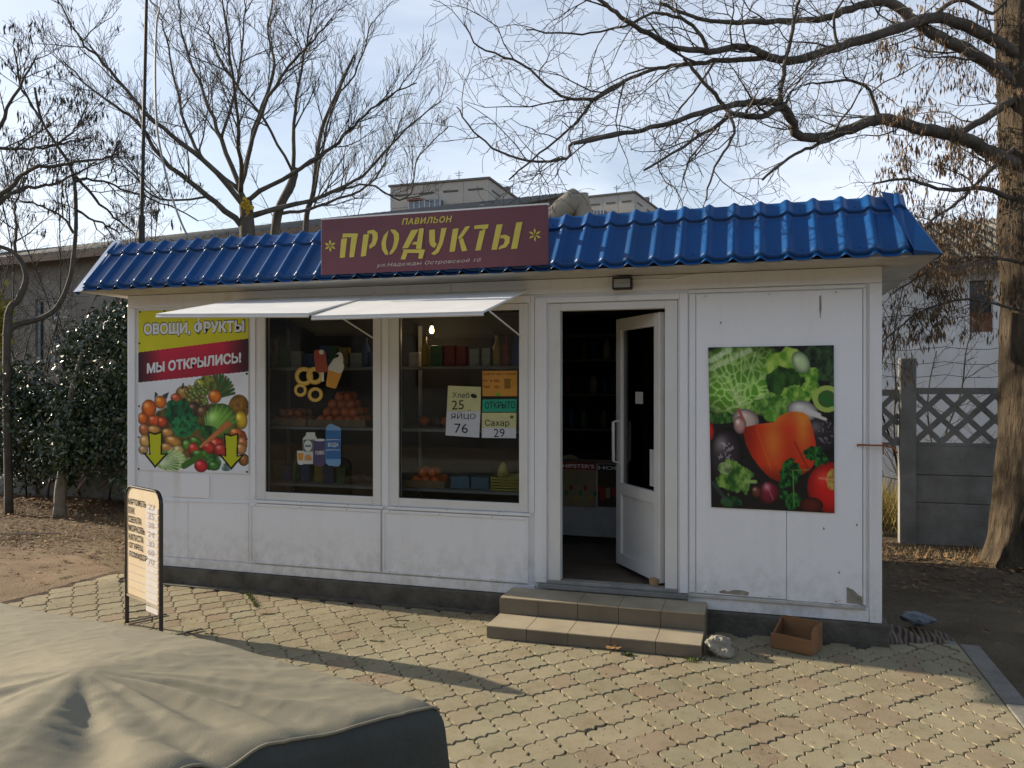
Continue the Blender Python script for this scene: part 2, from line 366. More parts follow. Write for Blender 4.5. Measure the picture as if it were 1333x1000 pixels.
def paver_outline(g=0.0040):
    """clover paver: round lobes left and right, short flat neck front and back, a small step between"""
    q = []
    c, h_, r1 = 0.0617, 0.1225, 0.0412
    for k in range(6):                   # from the neck round the neighbour's lobe
        a = math.pi - k * (math.pi / 2) / 5; q.append((c + r1 * math.cos(a), h_ - 0.042 * math.sin(a)))
    for k in range(6):                   # own lobe
        a = math.pi / 2 - k * (math.pi / 2) / 5; q.append((c + 0.0402 * math.cos(a), 0.042 * math.sin(a)))
    full = q + [(x, -y) for x, y in q[::-1][1:]]
    full = full + [(-x, -y) for x, y in full[:]]
    out = []
    n = len(full)
    for i in range(n):                   # pull in by the joint width along the vertex normal
        a, b, c2 = full[i - 1], full[i], full[(i + 1) % n]
        t = Vector((c2[0] - a[0], c2[1] - a[1])); nn = Vector((-t.y, t.x)).normalized() if t.length > 1e-9 else Vector((0, 0))
        out.append((b[0] + nn.x * g * -1, b[1] + nn.y * g * -1))
    s = 1
    ar = sum(out[i][0] * out[(i + 1) % n][1] - out[(i + 1) % n][0] * out[i][1] for i in range(n))
    A0 = sum(full[i][0] * full[(i + 1) % n][1] - full[(i + 1) % n][0] * full[i][1] for i in range(n))
    if abs(ar) > abs(A0): out = [(2 * f[0] - o[0], 2 * f[1] - o[1]) for f, o in zip(full, out)]
    return out
POUT = paver_outline()
def paver_solid(poly, cham=0.0035, jit=0.0, r=random):
    a = sum(poly[i][0] * poly[(i + 1) % len(poly)][1] - poly[(i + 1) % len(poly)][0] * poly[i][1] for i in range(len(poly)))
    if a < 0: poly = poly[::-1]
    n = len(poly); cx = sum(p[0] for p in poly) / n; cy = sum(p[1] for p in poly) / n
    def ring(k, z, j=0): 
        o = []
        for x, y in poly:
            d = math.hypot(x - cx, y - cy) or 1; o.append((x - (x - cx) / d * k + r.uniform(-j, j), y - (y - cy) / d * k + r.uniform(-j, j), z))
        return o
    vs = ring(cham, 0.0, jit) + ring(0, -cham * .9, jit) + ring(0, -0.04)
    fs = [list(range(n))] + [[i, i + n, (i + 1) % n + n, (i + 1) % n] for i in range(n)] + [[i + n, i + 2 * n, (i + 1) % n + 2 * n, (i + 1) % n + n] for i in range(n)]
    return vs, fs
def paver_mat(name, obj_random):
    m = bpy.data.materials.new(name); m.use_nodes = True; t = m.node_tree; N = t.nodes; b = N['Principled BSDF']; K = t.links.new
    rs = N.new('ShaderNodeObjectInfo').outputs['Random'] if obj_random else N.new('ShaderNodeNewGeometry').outputs['Random Per Island']
    ramp = N.new('ShaderNodeValToRGB'); K(rs, ramp.inputs[0]); e = ramp.color_ramp; e.interpolation = 'LINEAR'
    e.elements[0].position = 0; e.elements[0].color = (0.36, 0.31, 0.205, 1); e.elements[1].position = 1; e.elements[1].color = (0.35, 0.275, 0.188, 1)
    for p, c in ((0.2, (0.40, 0.35, 0.235)), (0.38, (0.375, 0.33, 0.22)), (0.55, (0.345, 0.315, 0.21)), (0.72, (0.395, 0.34, 0.23)), (0.8, (0.37, 0.315, 0.21)), (0.9, (0.36, 0.29, 0.198))):
        x = e.elements.new(p); x.color = (*c, 1)
    geo = N.new('ShaderNodeNewGeometry'); pos = geo.outputs['Position']
    def noise(sc, det, ro=.6):
        n = N.new('ShaderNodeTexNoise'); n.inputs['Scale'].default_value = sc; n.inputs['Detail'].default_value = det; n.inputs['Roughness'].default_value = ro; K(pos, n.inputs['Vector']); return n.outputs['Fac']
    def rg(s, lo, hi, a, z):
        r = N.new('ShaderNodeMapRange'); r.inputs[1].default_value = lo; r.inputs[2].default_value = hi; r.inputs[3].default_value = a; r.inputs[4].default_value = z; K(s, r.inputs[0]); return r.outputs[0]
    def mul(col, fac, c2):
        x = N.new('ShaderNodeMix'); x.data_type = 'RGBA'; x.blend_type = 'MULTIPLY'; K(fac, x.inputs[0]); K(col, x.inputs[6]); x.inputs[7].default_value = (*c2, 1); return x.outputs[2]
    c = ramp.outputs[0]
    c = mul(c, rg(noise(3.3, 5, .7), .35, .75, .1, .95), (0.82, 0.80, 0.76))
    c = mul(c, rg(noise(.55, 4, .6), .45, .65, 0, .5), (0.80, 0.79, 0.77))
    c = mul(c, rg(noise(1.1, 3), .4, .7, 0, .55), (0.78, 0.77, 0.74))
    c = mul(c, rg(noise(9, 6, .7), .5, .72, 0, .8), (0.74, 0.70, 0.62))
    c = mul(c, rg(noise(260, 2, .5), .35, .75, 0, .55), (0.62, 0.60, 0.55))
    c = mul(c, rg(noise(38, 3, .5), .66, .72, 0, .6), (0.42, 0.38, 0.32))
    K(c, b.inputs['Base Color']); b.inputs['Roughness'].default_value = .9; b.inputs['Specular IOR Level'].default_value = .25
    bp = N.new('ShaderNodeBump'); bp.inputs['Strength'].default_value = .7; bp.inputs['Distance'].default_value = .006
    K(noise(140, 5, .7), bp.inputs['Height']); K(bp.outputs[0], b.inputs['Normal']); return m
pm1, pm2 = paver_mat('clover_paver_cast_stone', True), paver_mat('clover_paver_cast_stone_far', False)
PV = []
for k in range(4):
    vs, fs = paver_solid(POUT, jit=.0007); me = bpy.data.meshes.new('paver'); me.from_pydata(vs, [], fs); me.materials.append(pm1); PV.append(me)
def cam_xy(x, y):
    dx, dy = x - UC, y + D0; X = dx * TU[0] + (-dy) * TN[0]; Y = dx * TU[1] + (-dy) * TN[1]; return X, Y
cells, rest = [], B()
for j in range(-3, 70):
    for i in range(-3, 60):
        u = 0.0135 + i * 0.245 + (0.1225 if j % 2 else 0); v = -0.25 + 0.0045 + j * 0.1225
        if u < -.27 or u > 6.62 or v > 8.6: continue
        if v < -.2 or (v < .0 and -.1 < u < 5.95): continue
        if u > 6.4 or v < -.05:                # cut stones along the kerb and the back edge
            o = clip([(p[0] + u, p[1] + v) for p in POUT], 0, 6.508, True)
            if o: o = clip(o, 1, -.125, False)
            if len(o) > 3:
                vs, fs = paver_solid([(x, -y) for x, y in o]); dz = random.uniform(-.002, .001)
                rest.add([(a, b, c + dz) for a, b, c in vs], fs)
            continue
        if u < -.1 and random.random() < .12: continue
        X, Y = cam_xy(u, -v); vis = False
        if Y > .6:
            px, py = CX + F * X / Y, CY + F * H / Y
            vis = -40 < px < 1370 and py < 1060 and not (3.6 < u < 4.8 and v < .55)
            if px < 585 and py > 790 + max(0, (px - 160)) * .29: vis = False     # under the tarpaulin
        cells.append((Y if vis else 99 + Y, u, v))
cells.sort()
for k, (Y, u, v) in enumerate(cells):
    rz = random.choice((0, math.pi)) + random.gauss(0, .010); sag = 0.006 * math.sin(u * 1.3 + 2) * math.sin(v * 1.7 + u * .4) - .005
    loc = (u + random.gauss(0, .0012), -v + random.gauss(0, .0012), sag + random.uniform(-.0022, .0022)); tx, ty = random.gauss(0, .013), random.gauss(0, .013)
    if k < 300:
        o = bpy.data.objects.new('paver', PV[k % 4]); COL.objects.link(o); o.parent = bed; o.location = loc; o.rotation_euler = (tx, ty, rz)
    else:
        M = Matrix.Translation(loc) @ Quaternion((0, 0, 1), rz).to_matrix().to_4x4() @ Quaternion((1, 0, 0), tx).to_matrix().to_4x4()
        vs, fs = paver_solid(POUT, jit=.0007)
        rest.add([M @ Vector(p) for p in vs], fs)
kind(rest.obj('paver', pm2, bed), 'stuff')
kerb = B(); v = -.15
kb = kind(mesh('kerb', [(6.508, -9, -.04), (6.635, -9, -.04), (6.635, .15, -.04), (6.508, .15, -.04)], [[0, 1, 2, 3]], bedm), 'structure')
kmes = None; n = 0
while v < 8.6:
    l = random.uniform(.98, 1.02); b = B().box(6.514, 6.63, -(v + l) + .004, -v - .004, -.12, .004)
    if n < 3: b.obj('kerb_stone', kerbm, kb, bevel=.008)
    else: b.obj('kerb_stone', kerbm, kb, bevel=.008)
    v += l; n += 1
B().box(6.09, 6.508, .128, .215, -.12, .0).obj('kerb_stone', kerbm, kb, bevel=.008)

# ------------------------------------------------------------------ the kiosk
KD = 2.95                                              # depth of the kiosk
kiosk = thing('kiosk', 'white painted grocery kiosk with blue metal tile eaves and open glazed door', 'kiosk')
ZB, ZT = 0.136, 2.47
b = B(); fr = b.fr
fr(-.02, 6.075, -KD - .04, .045, -.3, ZB)
fix_normals(b.obj('plinth', concrete, kiosk, bevel=.012))
wall = B(); fr = wall.fr
T = -.07
for a in ((0, 1.31, T, 0, ZB + .002, ZT), (1.31, 3.63, T, 0, ZB + .002, .745), (1.31, 3.63, T, 0, 2.30, ZT), (2.43, 2.51, T, 0, .745, 2.30), (3.63, 3.785, T, 0, ZB + .002, ZT),
          (3.785, 4.72, T, 0, 2.29, ZT), (3.785, 4.72, T, 0, ZB + .002, .235), (4.72, 6.03, T, 0, ZB + .002, ZT)): fr(*a)
wall.obj('wall', white, kiosk)
for a, nm in (((0, .05, -KD, T - .002, ZB + .002, ZT), 'wall'), ((5.98, 6.03, -KD, T - .002, ZB + .002, ZT), 'wall'), ((.05, 5.98, -KD, -KD + .05, ZB + .002, ZT), 'wall')):
    B().fr(*a).obj(nm, white, kiosk)
B().fr(.05, 5.98, -KD + .05, T - .002, .19, .235).obj('floor', mat('worn_linoleum', (0.16, 0.12, 0.085), .5, .2, 5, .1), kiosk)
B().fr(.05, 5.98, -KD + .05, T - .002, ZT - .05, ZT).obj('ceiling', mat('dim_ceiling_board', (0.22, 0.21, 0.19), .8, .1), kiosk)
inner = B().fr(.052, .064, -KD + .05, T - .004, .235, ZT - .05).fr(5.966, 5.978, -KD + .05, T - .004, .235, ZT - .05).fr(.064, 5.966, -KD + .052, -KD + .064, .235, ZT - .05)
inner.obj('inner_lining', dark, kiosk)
def board(nm, u0, u1, z0, z1, t=.012, m=white, v=0.0005, bev=.0025, par=kiosk): return B().fr(u0, u1, v, v + t, z0, z1).obj(nm, m, par, bevel=bev)
# fascia boards under the eaves, corner posts, skirting rails
board('fascia_board', .0, 3.02, 2.36, ZT - .002, .016); board('fascia_board', 3.023, 6.03, 2.362, ZT - .002, .015)
board('corner_post', .0, .075, ZB + .003, 2.358, .018); board('corner_post', 5.955, 6.03, ZB + .003, 2.36, .018)
board('skirting_board', .077, 3.683, ZB + .004, .212, .014); board('skirting_board', 4.79, 5.953, ZB + .004, .232, .014)
board('cover_plate', .449, .835, .735, .93, .008, white2)
for u0, u1 in ((.085, .62), (.623, 1.222)): board('wall_panel', u0, u1, .222, .725, .006, white2)
# two let-down shutters under the windows
for k, (u0, u1) in enumerate(((1.238, 2.432), (2.45, 3.632))):
    h_ = board('shutter_panel', u0, u1, .225, .715, .014, white2)
    for a in ((u0, u1, .693, .715), (u0, u1, .225, .243), (u0, u0 + .018, .2435, .6925), (u1 - .018, u1, .2435, .6925)): board('edge_strip', *a, .008, white, .0148, .0015, h_)
    board('screw_head', u1 - .012, u1 + .002, .73, .742, .006, blackm, .001, 0, h_)
# windows
gm = glass_mat()
for (g0, g1, o0, o1) in ((1.38, 2.36, 1.31, 2.43), (2.58, 3.56, 2.51, 3.63)):
    w = B().fr(o0 - .02, o1 + .02, .001, .026, .722, .742).obj('window', white, kiosk, bevel=.003)
    f_ = B()
    for a in ((o0 + .002, g0, .747, 2.298), (g1, o1 - .002, .747, 2.298), (g0, g1, .747, .812), (g0, g1, 2.252, 2.298)): f_.fr(a[0], a[1], -.06, .008, a[2], a[3])
    f_.obj('window_frame', pvc, w, bevel=.004)
    gk = B()
    for a in ((g0, g0 + .006, .812, 2.252), (g1 - .006, g1, .812, 2.252), (g0 + .006, g1 - .006, .812, .818), (g0 + .006, g1 - .006, 2.246, 2.252)): gk.fr(a[0], a[1], -.02, -.006, a[2], a[3])
    gk.obj('gasket', blackm, w)
    B().fr(g0 + .001, g1 - .001, -.022, -.016, .813, 2.251).obj('glass_pane', gm, w)
for u0, u1 in ((1.245, 1.287), (2.447, 2.493), (3.652, 3.68)): board('mullion_board', u0, u1, .748, 2.355, .012)
board('mullion_board', 1.2875, 3.65, 2.305, 2.3555, .013)
# door surround and door
dr = B().fr(3.785, 4.72, -.07, .015, .237, .262).obj('door', mat('worn_threshold', (.33, .32, .29), .6, .2), kiosk, bevel=.004)
dr['label'] = 'white glazed door standing open inwards'
f_ = B()
for a in ((3.787, 3.875, .262, 2.288), (4.632, 4.718, .262, 2.288), (3.875, 4.632, 2.235, 2.288)): f_.fr(a[0], a[1], -.065, .012, a[2], a[3])
f_.obj('door_frame', pvc, dr, bevel=.004)
for a in ((3.685, 3.772, .24, 2.335), (4.735, 4.79, .24, 2.335), (3.773, 4.734, 2.295, 2.335)): board('door_trim', *a, .02, white, .001, .003, dr)
board('doorstep_board', 3.72, 4.79, .205, .236, .05, mat('grey_door_sill', (.25, .25, .235), .6, .2), .001, .004, dr)
LF = Vector((4.61, .075, 0)); LE = Vector((4.20, .655, 0)); ld = (LE - LF); LW = ld.length; ld.normalize(); ln = Vector((ld.y, -ld.x, 0))
if ln.x > 0: ln = -ln
Ml = Matrix(((ld.x, ln.x, 0, LF.x), (ld.y, ln.y, 0, LF.y), (0, 0, 1, 0), (0, 0, 0, 1)))      # local x along the leaf, y out of its street face
def lb(nm, boxes, m, bev=.004, par=dr):
    q = B()
    for x0, x1, y0, y1, z0, z1 in boxes: q.box(x0, x1, y0, y1, z0, z1, Ml)
    return fix_normals(q.obj(nm, m, par, bevel=bev))
lb('door_leaf', [(0, .085, -.03, .03, .275, 2.215), (LW - .085, LW, -.03, .03, .275, 2.215), (.085, LW - .085, -.03, .03, 2.12, 2.215), (.085, LW - .085, -.03, .03, .275, .37), (.085, LW - .085, -.03, .03, .83, .92)], pvc)
lb('lower_panel', [(.0855, LW - .0855, -.012, .012, .3705, .8295)], pvc, .002)
lb('glass_pane', [(.086, LW - .086, -.004, .004, .921, 2.119)], gm, 0)
hb = B(); hp = [Ml @ Vector(p) for p in ((LW - .045, .03, 1.08), (LW - .045, .075, 1.09), (LW - .045, .075, 1.40), (LW - .045, .03, 1.41))]; hb.tube(hp, .013, 8)
hp = [Ml @ Vector(p) for p in ((LW - .045, -.03, 1.08), (LW - .045, -.075, 1.09), (LW - .045, -.075, 1.40), (LW - .045, -.03, 1.41))]; hb.tube(hp, .013, 8)
hb.obj('door_handle', pvc, dr, smooth=True)
lb('door_notice', [(.30, .42, .0045, .006, 1.55, 1.64), (.10, .19, .0045, .006, .95, 1.22)], mat('paper_notice', (.6, .6, .58), .8), 0)
lb('wedge', [(.0, .06, .035, .08, .262, .31)], mat('raw_wood', (.45, .30, .16), .8), .003)
# right blind panel (closed shutters) with its frame
pr = fix_normals(B().prism([(4.848, -.0005, .25), (5.44, -.0005, .25), (5.44, -.0005, 1.2), (5.912, -.0005, 1.2), (5.912, -.0005, 2.321), (4.848, -.0005, 2.321)], (0, -.014, 0)).obj('shutter_panel', white2, kiosk)); pr2 = fix_normals(B().prism([(5.444, -.0005, .246), (5.912, -.0005, .246), (5.912, -.0005, 1.1998), (5.444, -.0005, 1.1998)], (0, -.014, 0)).obj('shutter_panel', white2, kiosk))
pr['label'] = 'tall white shutter board carrying the cabbage poster'; pr2['label'] = 'short white shutter board right of the joint, chipped at its bottom corner'
board('sill_strip', 4.80, 5.93, .222, .243, .03, mat('weathered_wood', (.34, .31, .25), .9, .25, 8, .4, col2=(.6, .6, .58)), .0005, .003)
board('frame_strip', 5.918, 5.935, .25, 2.33, .016); board('frame_strip', 4.80, 4.842, .25, 2.33, .013); board('frame_strip', 4.80, 5.93, 2.332, 2.355, .016)
chipm = mat('bare_chipboard', (.42, .38, .31), .95, .25, 25, .6, 80, .1)
def chip(pts, par):
    q = B(); q.prism([P(x, y, .0148) for x, y in pts], (0, -.0008, 0)); return fix_normals(q.obj('paint_chip', chipm, par))
chip([(1102, 764), (1106, 766), (1111, 768), (1117, 774), (1122, 777), (1122.5, 788), (1102, 785)], pr2)
chip([(936, 770), (943, 768), (947, 770), (956, 768), (966, 768.5), (975, 771), (974, 776), (955, 774), (937, 772)], pr)
chip([(1066.5, 386), (1069, 384), (1069.5, 400), (1068, 416), (1066.5, 404)], pr)
for x, y in ((1092, 745), (1115, 683), (1072, 688), (938, 420), (1116, 580)):
    chip([(x, y - 2), (x + 1.6, y), (x + .8, y + 2.4), (x - .8, y + 1)], pr2)
hk = B().tube([P(1116, 579, .02), P(1128, 579.5, .05), P(1150, 580, .06), P(1163, 583, .05), P(1168, 590, .05)], .006, 5)
hk.tube([P(1149, 576, .058), P(1150, 591, .058)], .005, 5); hk.obj('rusty_hook', mat('rust', (.42, .14, .04), .9, .3, 30, .4), kiosk)
rl = B()
for x0, y0, x1, y1 in ((186, 652, 326, 655),): rl.tube([P(x0, y0, .012), P(x1, y1, .012)], .003, 4)
rl.obj('batten', white, kiosk)
cb = B().tube([P(822, 365, .03), P(850, 363, .022), P(870, 364, .022), P(905, 357, .022)], .004, 5); cb.obj('cable', white, kiosk)

# eaves: soffit and the pressed metal tile mansard
EV, EZ, TZ = .365, 2.478, 2.925
b = B(); b.fr(-.19, 6.30, .0, EV - .01, ZT + .002, ZT + .012); b.fr(6.03, 6.30, -KD - .1, -.001, ZT + .002, ZT + .012); b.fr(-.19, .0, -KD - .1, -.001, ZT + .002, ZT + .012)
b.obj('soffit', mat('soffit_board', (.58, .55, .49), .7, .15, 3, .1, 30), kiosk)
B().fr(-.14, 6.12, -KD - .1, -.02, 2.80, 2.84).obj('roof_deck', mat('roofing_felt', (.05, .05, .05), .95, .2, 9, .5), kiosk)
blue = mat('blue_lacquered_metal', (0.003, 0.068, 0.24), 0.34, 0.16, 2.2, 0.08, 14, spec=0.28, coat=0.08, col2=(0.008, 0.055, 0.165), detail=8)
def tile_sheet(u0, u1, topfn):
    PT = .1685; nu = max(2, int((u1 - u0) / PT * 18)); ts = []
    rows = [0.0, .065, .755, 1.0]
    for a in range(3):
        for k in range(9 if a else 4):
            m_ = 8 if a else 3; ts.append((rows[a] + (rows[a + 1] - rows[a]) * k / m_, (rows[a + 1] - rows[a]) * (1 - k / m_), a))
    vs = []; nrm = Vector((0, -(TZ - EZ), EV)).normalized()
    for t, rem, a in ts:
        for i in range(nu + 1):
            u = u0 + (u1 - u0) * i / nu; ph = ((u - .048) / PT) % 1.0
            d = min(ph, 1 - ph)                       # ridge at 0, broad pan between
            w = .5 + .5 * math.cos(min(1.0, d / .30) * math.pi); h_ = .026 * w ** 1.25 - .004 * math.cos((ph - .5) * math.pi) ** 2
            step = .020 * (rem / (.69 if a == 1 else .3)) if a else .010 * (rem / .065)
            if a == 2: step = .020 * rem / .245
            tt = t - (.018 * (1 - w) if (a and rem > .2) or a == 1 and False else 0) * (1 if rem > .24 else 0)
            if a == 0 and t == 0: tt = t - .010 * (1 - w)
            base = Vector((u + topfn(u, tt), -(EV * (1 - tt)), EZ + (TZ - EZ) * tt))
            p = base + nrm * (h_ + step); vs.append(p)
    n = nu + 1; fs = [[j * n + i, j * n + i + 1, (j + 1) * n + i + 1, (j + 1) * n + i] for j in range(len(ts) - 1) for i in range(nu)]
    o = mesh('roof_sheet', vs, fs, blue, kiosk, smooth=True)
    sm = o.modifiers.new('t', 'SOLIDIFY'); sm.thickness = .0012; return o
edges = [-.13, 1.048 - .084 + .0, 2.06, 3.07, 4.08, 5.09, 6.16]
for a, c in zip(edges[:-1], edges[1:]): tile_sheet(a, c + (.012 if c < 6 else 0), lambda u, t: 0.0)
flash = mat('sun_glare_flashing', (.50, .55, .64), .30, .1, 5, .05, 30, metal=.55)  # blue flashing given a pale colour that paints in the sun's glare
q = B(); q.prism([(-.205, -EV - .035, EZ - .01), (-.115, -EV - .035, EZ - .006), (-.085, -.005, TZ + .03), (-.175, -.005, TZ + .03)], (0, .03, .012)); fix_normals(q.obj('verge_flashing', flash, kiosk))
q = B(); q.prism([(-.205, -EV - .035, EZ - .01), (-.175, -.005, TZ + .03), (-.175, .0, TZ - .1), (-.205, -EV + .02, EZ - .03)], (.004, 0, 0)); fix_normals(q.obj('verge_flashing', blue, kiosk))
# right hip: smooth corner piece and the return along the side
q = B(); q.add([(6.155, -EV - .01, EZ + .0), (6.315, -EV - .03, EZ - .004), (6.315, -EV + .3, EZ - .004), (6.115, .01, TZ + .015), (6.02, -.02, TZ + .03), (6.155, -EV - .028, EZ + .03), (6.30, -EV - .035, EZ + .005)],
      [[5, 6, 3, 4], [0, 1, 6, 5], [1, 2, 3, 6]])
q.obj('hip_flashing', blue, kiosk)
q = B(); q.add([(6.31, -EV, EZ), (6.31, KD + .1, EZ), (6.115, KD + .1, TZ), (6.115, .0, TZ)], [[0, 1, 2, 3]]); s_ = q.obj('roof_sheet', blue, kiosk); s_.modifiers.new('t', 'SOLIDIFY').thickness = .002
q = B(); q.add([(-.20, -EV, EZ), (-.20, KD + .1, EZ), (-.165, KD + .1, TZ), (-.165, .0, TZ)], [[3, 2, 1, 0]]); s_ = q.obj('roof_sheet', blue, kiosk); s_.modifiers.new('t', 'SOLIDIFY').thickness = .002
q = B(); q.add([(-.165, .005, TZ - .0), (6.11, .005, TZ), (6.11, .10, TZ - .05), (-.165, .10, TZ - .05)], [[0, 1, 2, 3]]); s_ = q.obj('ridge_flashing', blue, kiosk); s_.modifiers.new('t', 'SOLIDIFY').thickness = .002
scr = B()
for k in range(38):
    u = .048 + .1685 * (k - .5); 
    if -.1 < u < 6.1:
        for t in (.14, .82) if k % 2 else (.14,):
            p = Vector((u, -(EV * (1 - t)) - .012, EZ + (TZ - EZ) * t + .006)); scr.box(p.x - .006, p.x + .006, p.y - .004, p.y + .004, p.z - .006, p.z + .006)
kind(scr.obj('roof_screw', blue, kiosk), 'stuff')
pn = B()
for u0, u1, z0, z1 in ((1.238, 2.432, .225, .715), (2.45, 3.632, .225, .715), (4.848, 5.912, .25, 2.32), (1.245, 3.65, .73, 2.33)):
    for u in np.arange(u0 + .06, u1, .42):
        for z in (z0 + .012, z1 - .012): pn.fr(u, u + .006, .015, .0238, z - .003, z + .003)
kind(pn.obj('nail_head', mat('rusty_nail', (.10, .06, .04), .8), kiosk), 'stuff')
# lifted awning flaps over the windows, each held by a stay
awm = mat('white_awning_board', (.80, .80, .78), .5, .06, 4, .08, 25)
for k, (bl, br_, fl, fr_, st) in enumerate(((None, None, P(203, 408.5, 1.05), P(401, 407.5, 1.05), ((440, 411), (487, 441))), (None, None, P(405, 411, 1.05), P(629, 405, 1.05), ((628, 406), (678, 438))))):
    bl, br_ = Vector((fl.x + .005, -.045, 2.405 - .005 * k)), Vector((fr_.x - .005, -.045, 2.40 - .005 * k))
    aw = B(); nrm = (fl - bl).cross(br_ - bl).normalized(); nrm = nrm if nrm.z > 0 else -nrm
    aw.prism([bl, br_, fr_, fl], nrm * -.014); o = fix_normals(aw.obj('awning', awm, kiosk, bevel=.002)); o['label'] = ('white window awning held out over the left window', 'white window awning held out over the right window')[k]
    # frame bars under the sheet, and the stay
    un = B()
    for t in (.04, .5, .96): un.tube([bl.lerp(br_, t) - nrm * .024, fl.lerp(fr_, t) - nrm * .024], .008, 5)
    un.tube([fl - nrm * .022, fr_ - nrm * .022], .009, 5); un.obj('rib', pvc, o)
    B().tube([(fr_ + (br_ - fr_) * .12 - nrm * .02) if k else P(*st[0], .8), P(*st[1], .02)], .0055, 6).obj('stay_rod', pvc, o)

# ------------------------------------------------------------------ shop sign above the eaves
SV = .445
maroon = mat('maroon_sign_sheet', (0.16, 0.045, 0.058), .45, .1, 4, .05, 30)
gold = plain('mustard_lettering', (0.62, 0.52, 0.10), .6)
STL, STR, SBL, SBR = P(418, 289, SV), P(713.5, 264, SV), P(417, 357, SV), P(714.5, 345, SV)
sign = thing('shop_sign', 'maroon signboard with mustard lettering mounted over the blue eaves', 'sign', loc=(0, 0, 0))
SU0, SU1, SZ0, SZ1 = STL.x, STR.x, (SBL.z + SBR.z) / 2 - .0, (STL.z + STR.z) / 2
mid = P(552, 300, SV).x
for a, c in ((SU0, mid - .001), (mid + .001, SU1)): B().fr(a, c, SV - .02, SV, SZ0, SZ1).obj('sign_board', maroon, sign, bevel=.0015)
B().fr(SU0, SU1, SV - .03, SV + .002, SZ1 + .001, SZ1 + .012).obj('edge_strip', pvc, sign)
bk = B()
for u in (SU0 + .2, SU1 - .25): bk.fr(u, u + .03, .02, SV - .021, SZ1 - .09, SZ1 - .06).fr(u, u + .03, SV - .05, SV - .021, SZ0 + .02, SZ1 - .02)
bk.obj('bracket', blackm, sign)
def SP(x, y): p = P(400 + x / 4.0394, 220 + y / 4.0394, SV); return p
GL = {  # stencil strokes of the eight large letters
 'П': [[(188, 340), (266, 340), (263, 352), (185, 362)][0:4], [(180, 368), (210, 364), (198, 466), (172, 468)], [(234, 352), (266, 346), (246, 464), (222, 465)], [(214, 340), (268, 340), (266, 358), (212, 360)]],
 'Р': [[(296, 346), (326, 342), (308, 458), (282, 461)], [(318, 326), (350, 320), (370, 336), (372, 366), (358, 402), (330, 420), (326, 404), (342, 384), (346, 350), (338, 340), (316, 340)]],
 'О': [[(424, 340), (428, 324), (402, 352), (391, 388), (394, 424), (410, 450), (424, 454), (426, 440), (416, 418), (414, 384)], [(438, 319), (462, 320), (482, 340), (484, 368), (472, 412), (452, 442), (434, 452), (434, 440), (448, 418), (458, 380), (456, 346), (444, 332)]],
 'Д': [[(548, 322), (586, 318), (530, 416), (500, 418)], [(590, 314), (614, 312), (600, 422), (572, 420)], [(502, 424), (620, 424), (606, 472), (584, 472), (590, 442), (528, 442), (516, 476), (492, 476), (508, 430)], [(560, 384), (586, 384), (582, 398), (552, 398)]],
 'У': [[(642, 322), (672, 318), (672, 384), (682, 396), (668, 416), (650, 404), (642, 384)], [(706, 312), (734, 310), (712, 396), (690, 440), (668, 453), (652, 446), (676, 426), (694, 386)]],
 'К': [[(766, 316), (796, 312), (776, 434), (748, 437)], [(832, 304), (858, 300), (822, 352), (800, 372), (794, 362)], [(800, 376), (818, 362), (842, 430), (814, 434)]],
 'Т': [[(880, 298), (954, 291), (950, 312), (926, 322), (922, 314), (878, 316)], [(908, 326), (938, 320), (912, 428), (884, 430)]],
 'Ы': [[(996, 294), (1028, 290), (998, 424), (969, 426)], [(1018, 350), (1044, 346), (1066, 358), (1064, 388), (1046, 412), (1006, 424), (1010, 410), (1034, 396), (1040, 374), (1032, 364), (1016, 366)], [(1100, 282), (1132, 279), (1104, 419), (1072, 422)]]}
for ch, polys in GL.items():
    q = B()
    for ip, pl in enumerate(polys):
        n = len(pl); a = [SP(*p) for p in pl]
        bm = bmesh.new(); vv = [bm.verts.new(p) for p in a]; f_ = bm.faces.new(vv); f_.normal_update(); bmesh.ops.triangulate(bm, faces=[f_]); bm.verts.index_update()
        off = Vector((0, -.0030 - .0006 * ip, 0)); base = len(q.v)
        q.v += [tuple(v.co + off) for v in bm.verts]; q.f += [[v.index + base for v in fc.verts] for fc in bm.faces]; bm.free()
        q.add([p + off for p in a] + a, [[i, (i + 1) % n, (i + 1) % n + n, i + n] for i in range(n)])
    fix_normals(q.obj('letter', gold, sign))
for cx, cy, r_ in ((121, 405, 32), (1197, 347, 36)):
    q = B()
    for k in range(6):
        a = R(60 * k + 88); ax = Vector((math.cos(a), math.sin(a))); pe = Vector((-ax.y, ax.x)) * 6
        pts = [Vector((cx, cy)) + ax * 3, Vector((cx, cy)) + ax * (r_ * .6) + pe, Vector((cx, cy)) + ax * r_, Vector((cx, cy)) + ax * (r_ * .6) - pe]
        q.prism([SP(p.x, p.y) for p in pts], (0, -.003, 0))
    fix_normals(q.obj('star_mark', gold, sign))
def sline(nm, body, x0, y0, x1, y1, hpx, m, bold, shear, space=1.0, off=.002):
    a, c = SP(x0, y0), SP(x1, y1); top = SP(x0, y0 - hpx); d = (c - a); w_ = d.length; d.normalize()
    return text(nm, body, a, w_, (top - a).length, m, sign, d, ZU, off, bold, shear, space=space)
sline('writing', 'ПАВИЛЬОН', 498, 295, 762, 280, 34, gold, .03, .22, 1.15)
sline('writing', 'ул.Надежды Островской 1б', 364, 521, 916, 492, 24, plain('pale_lettering', (.55, .50, .44)), 0, .3, 1.1)
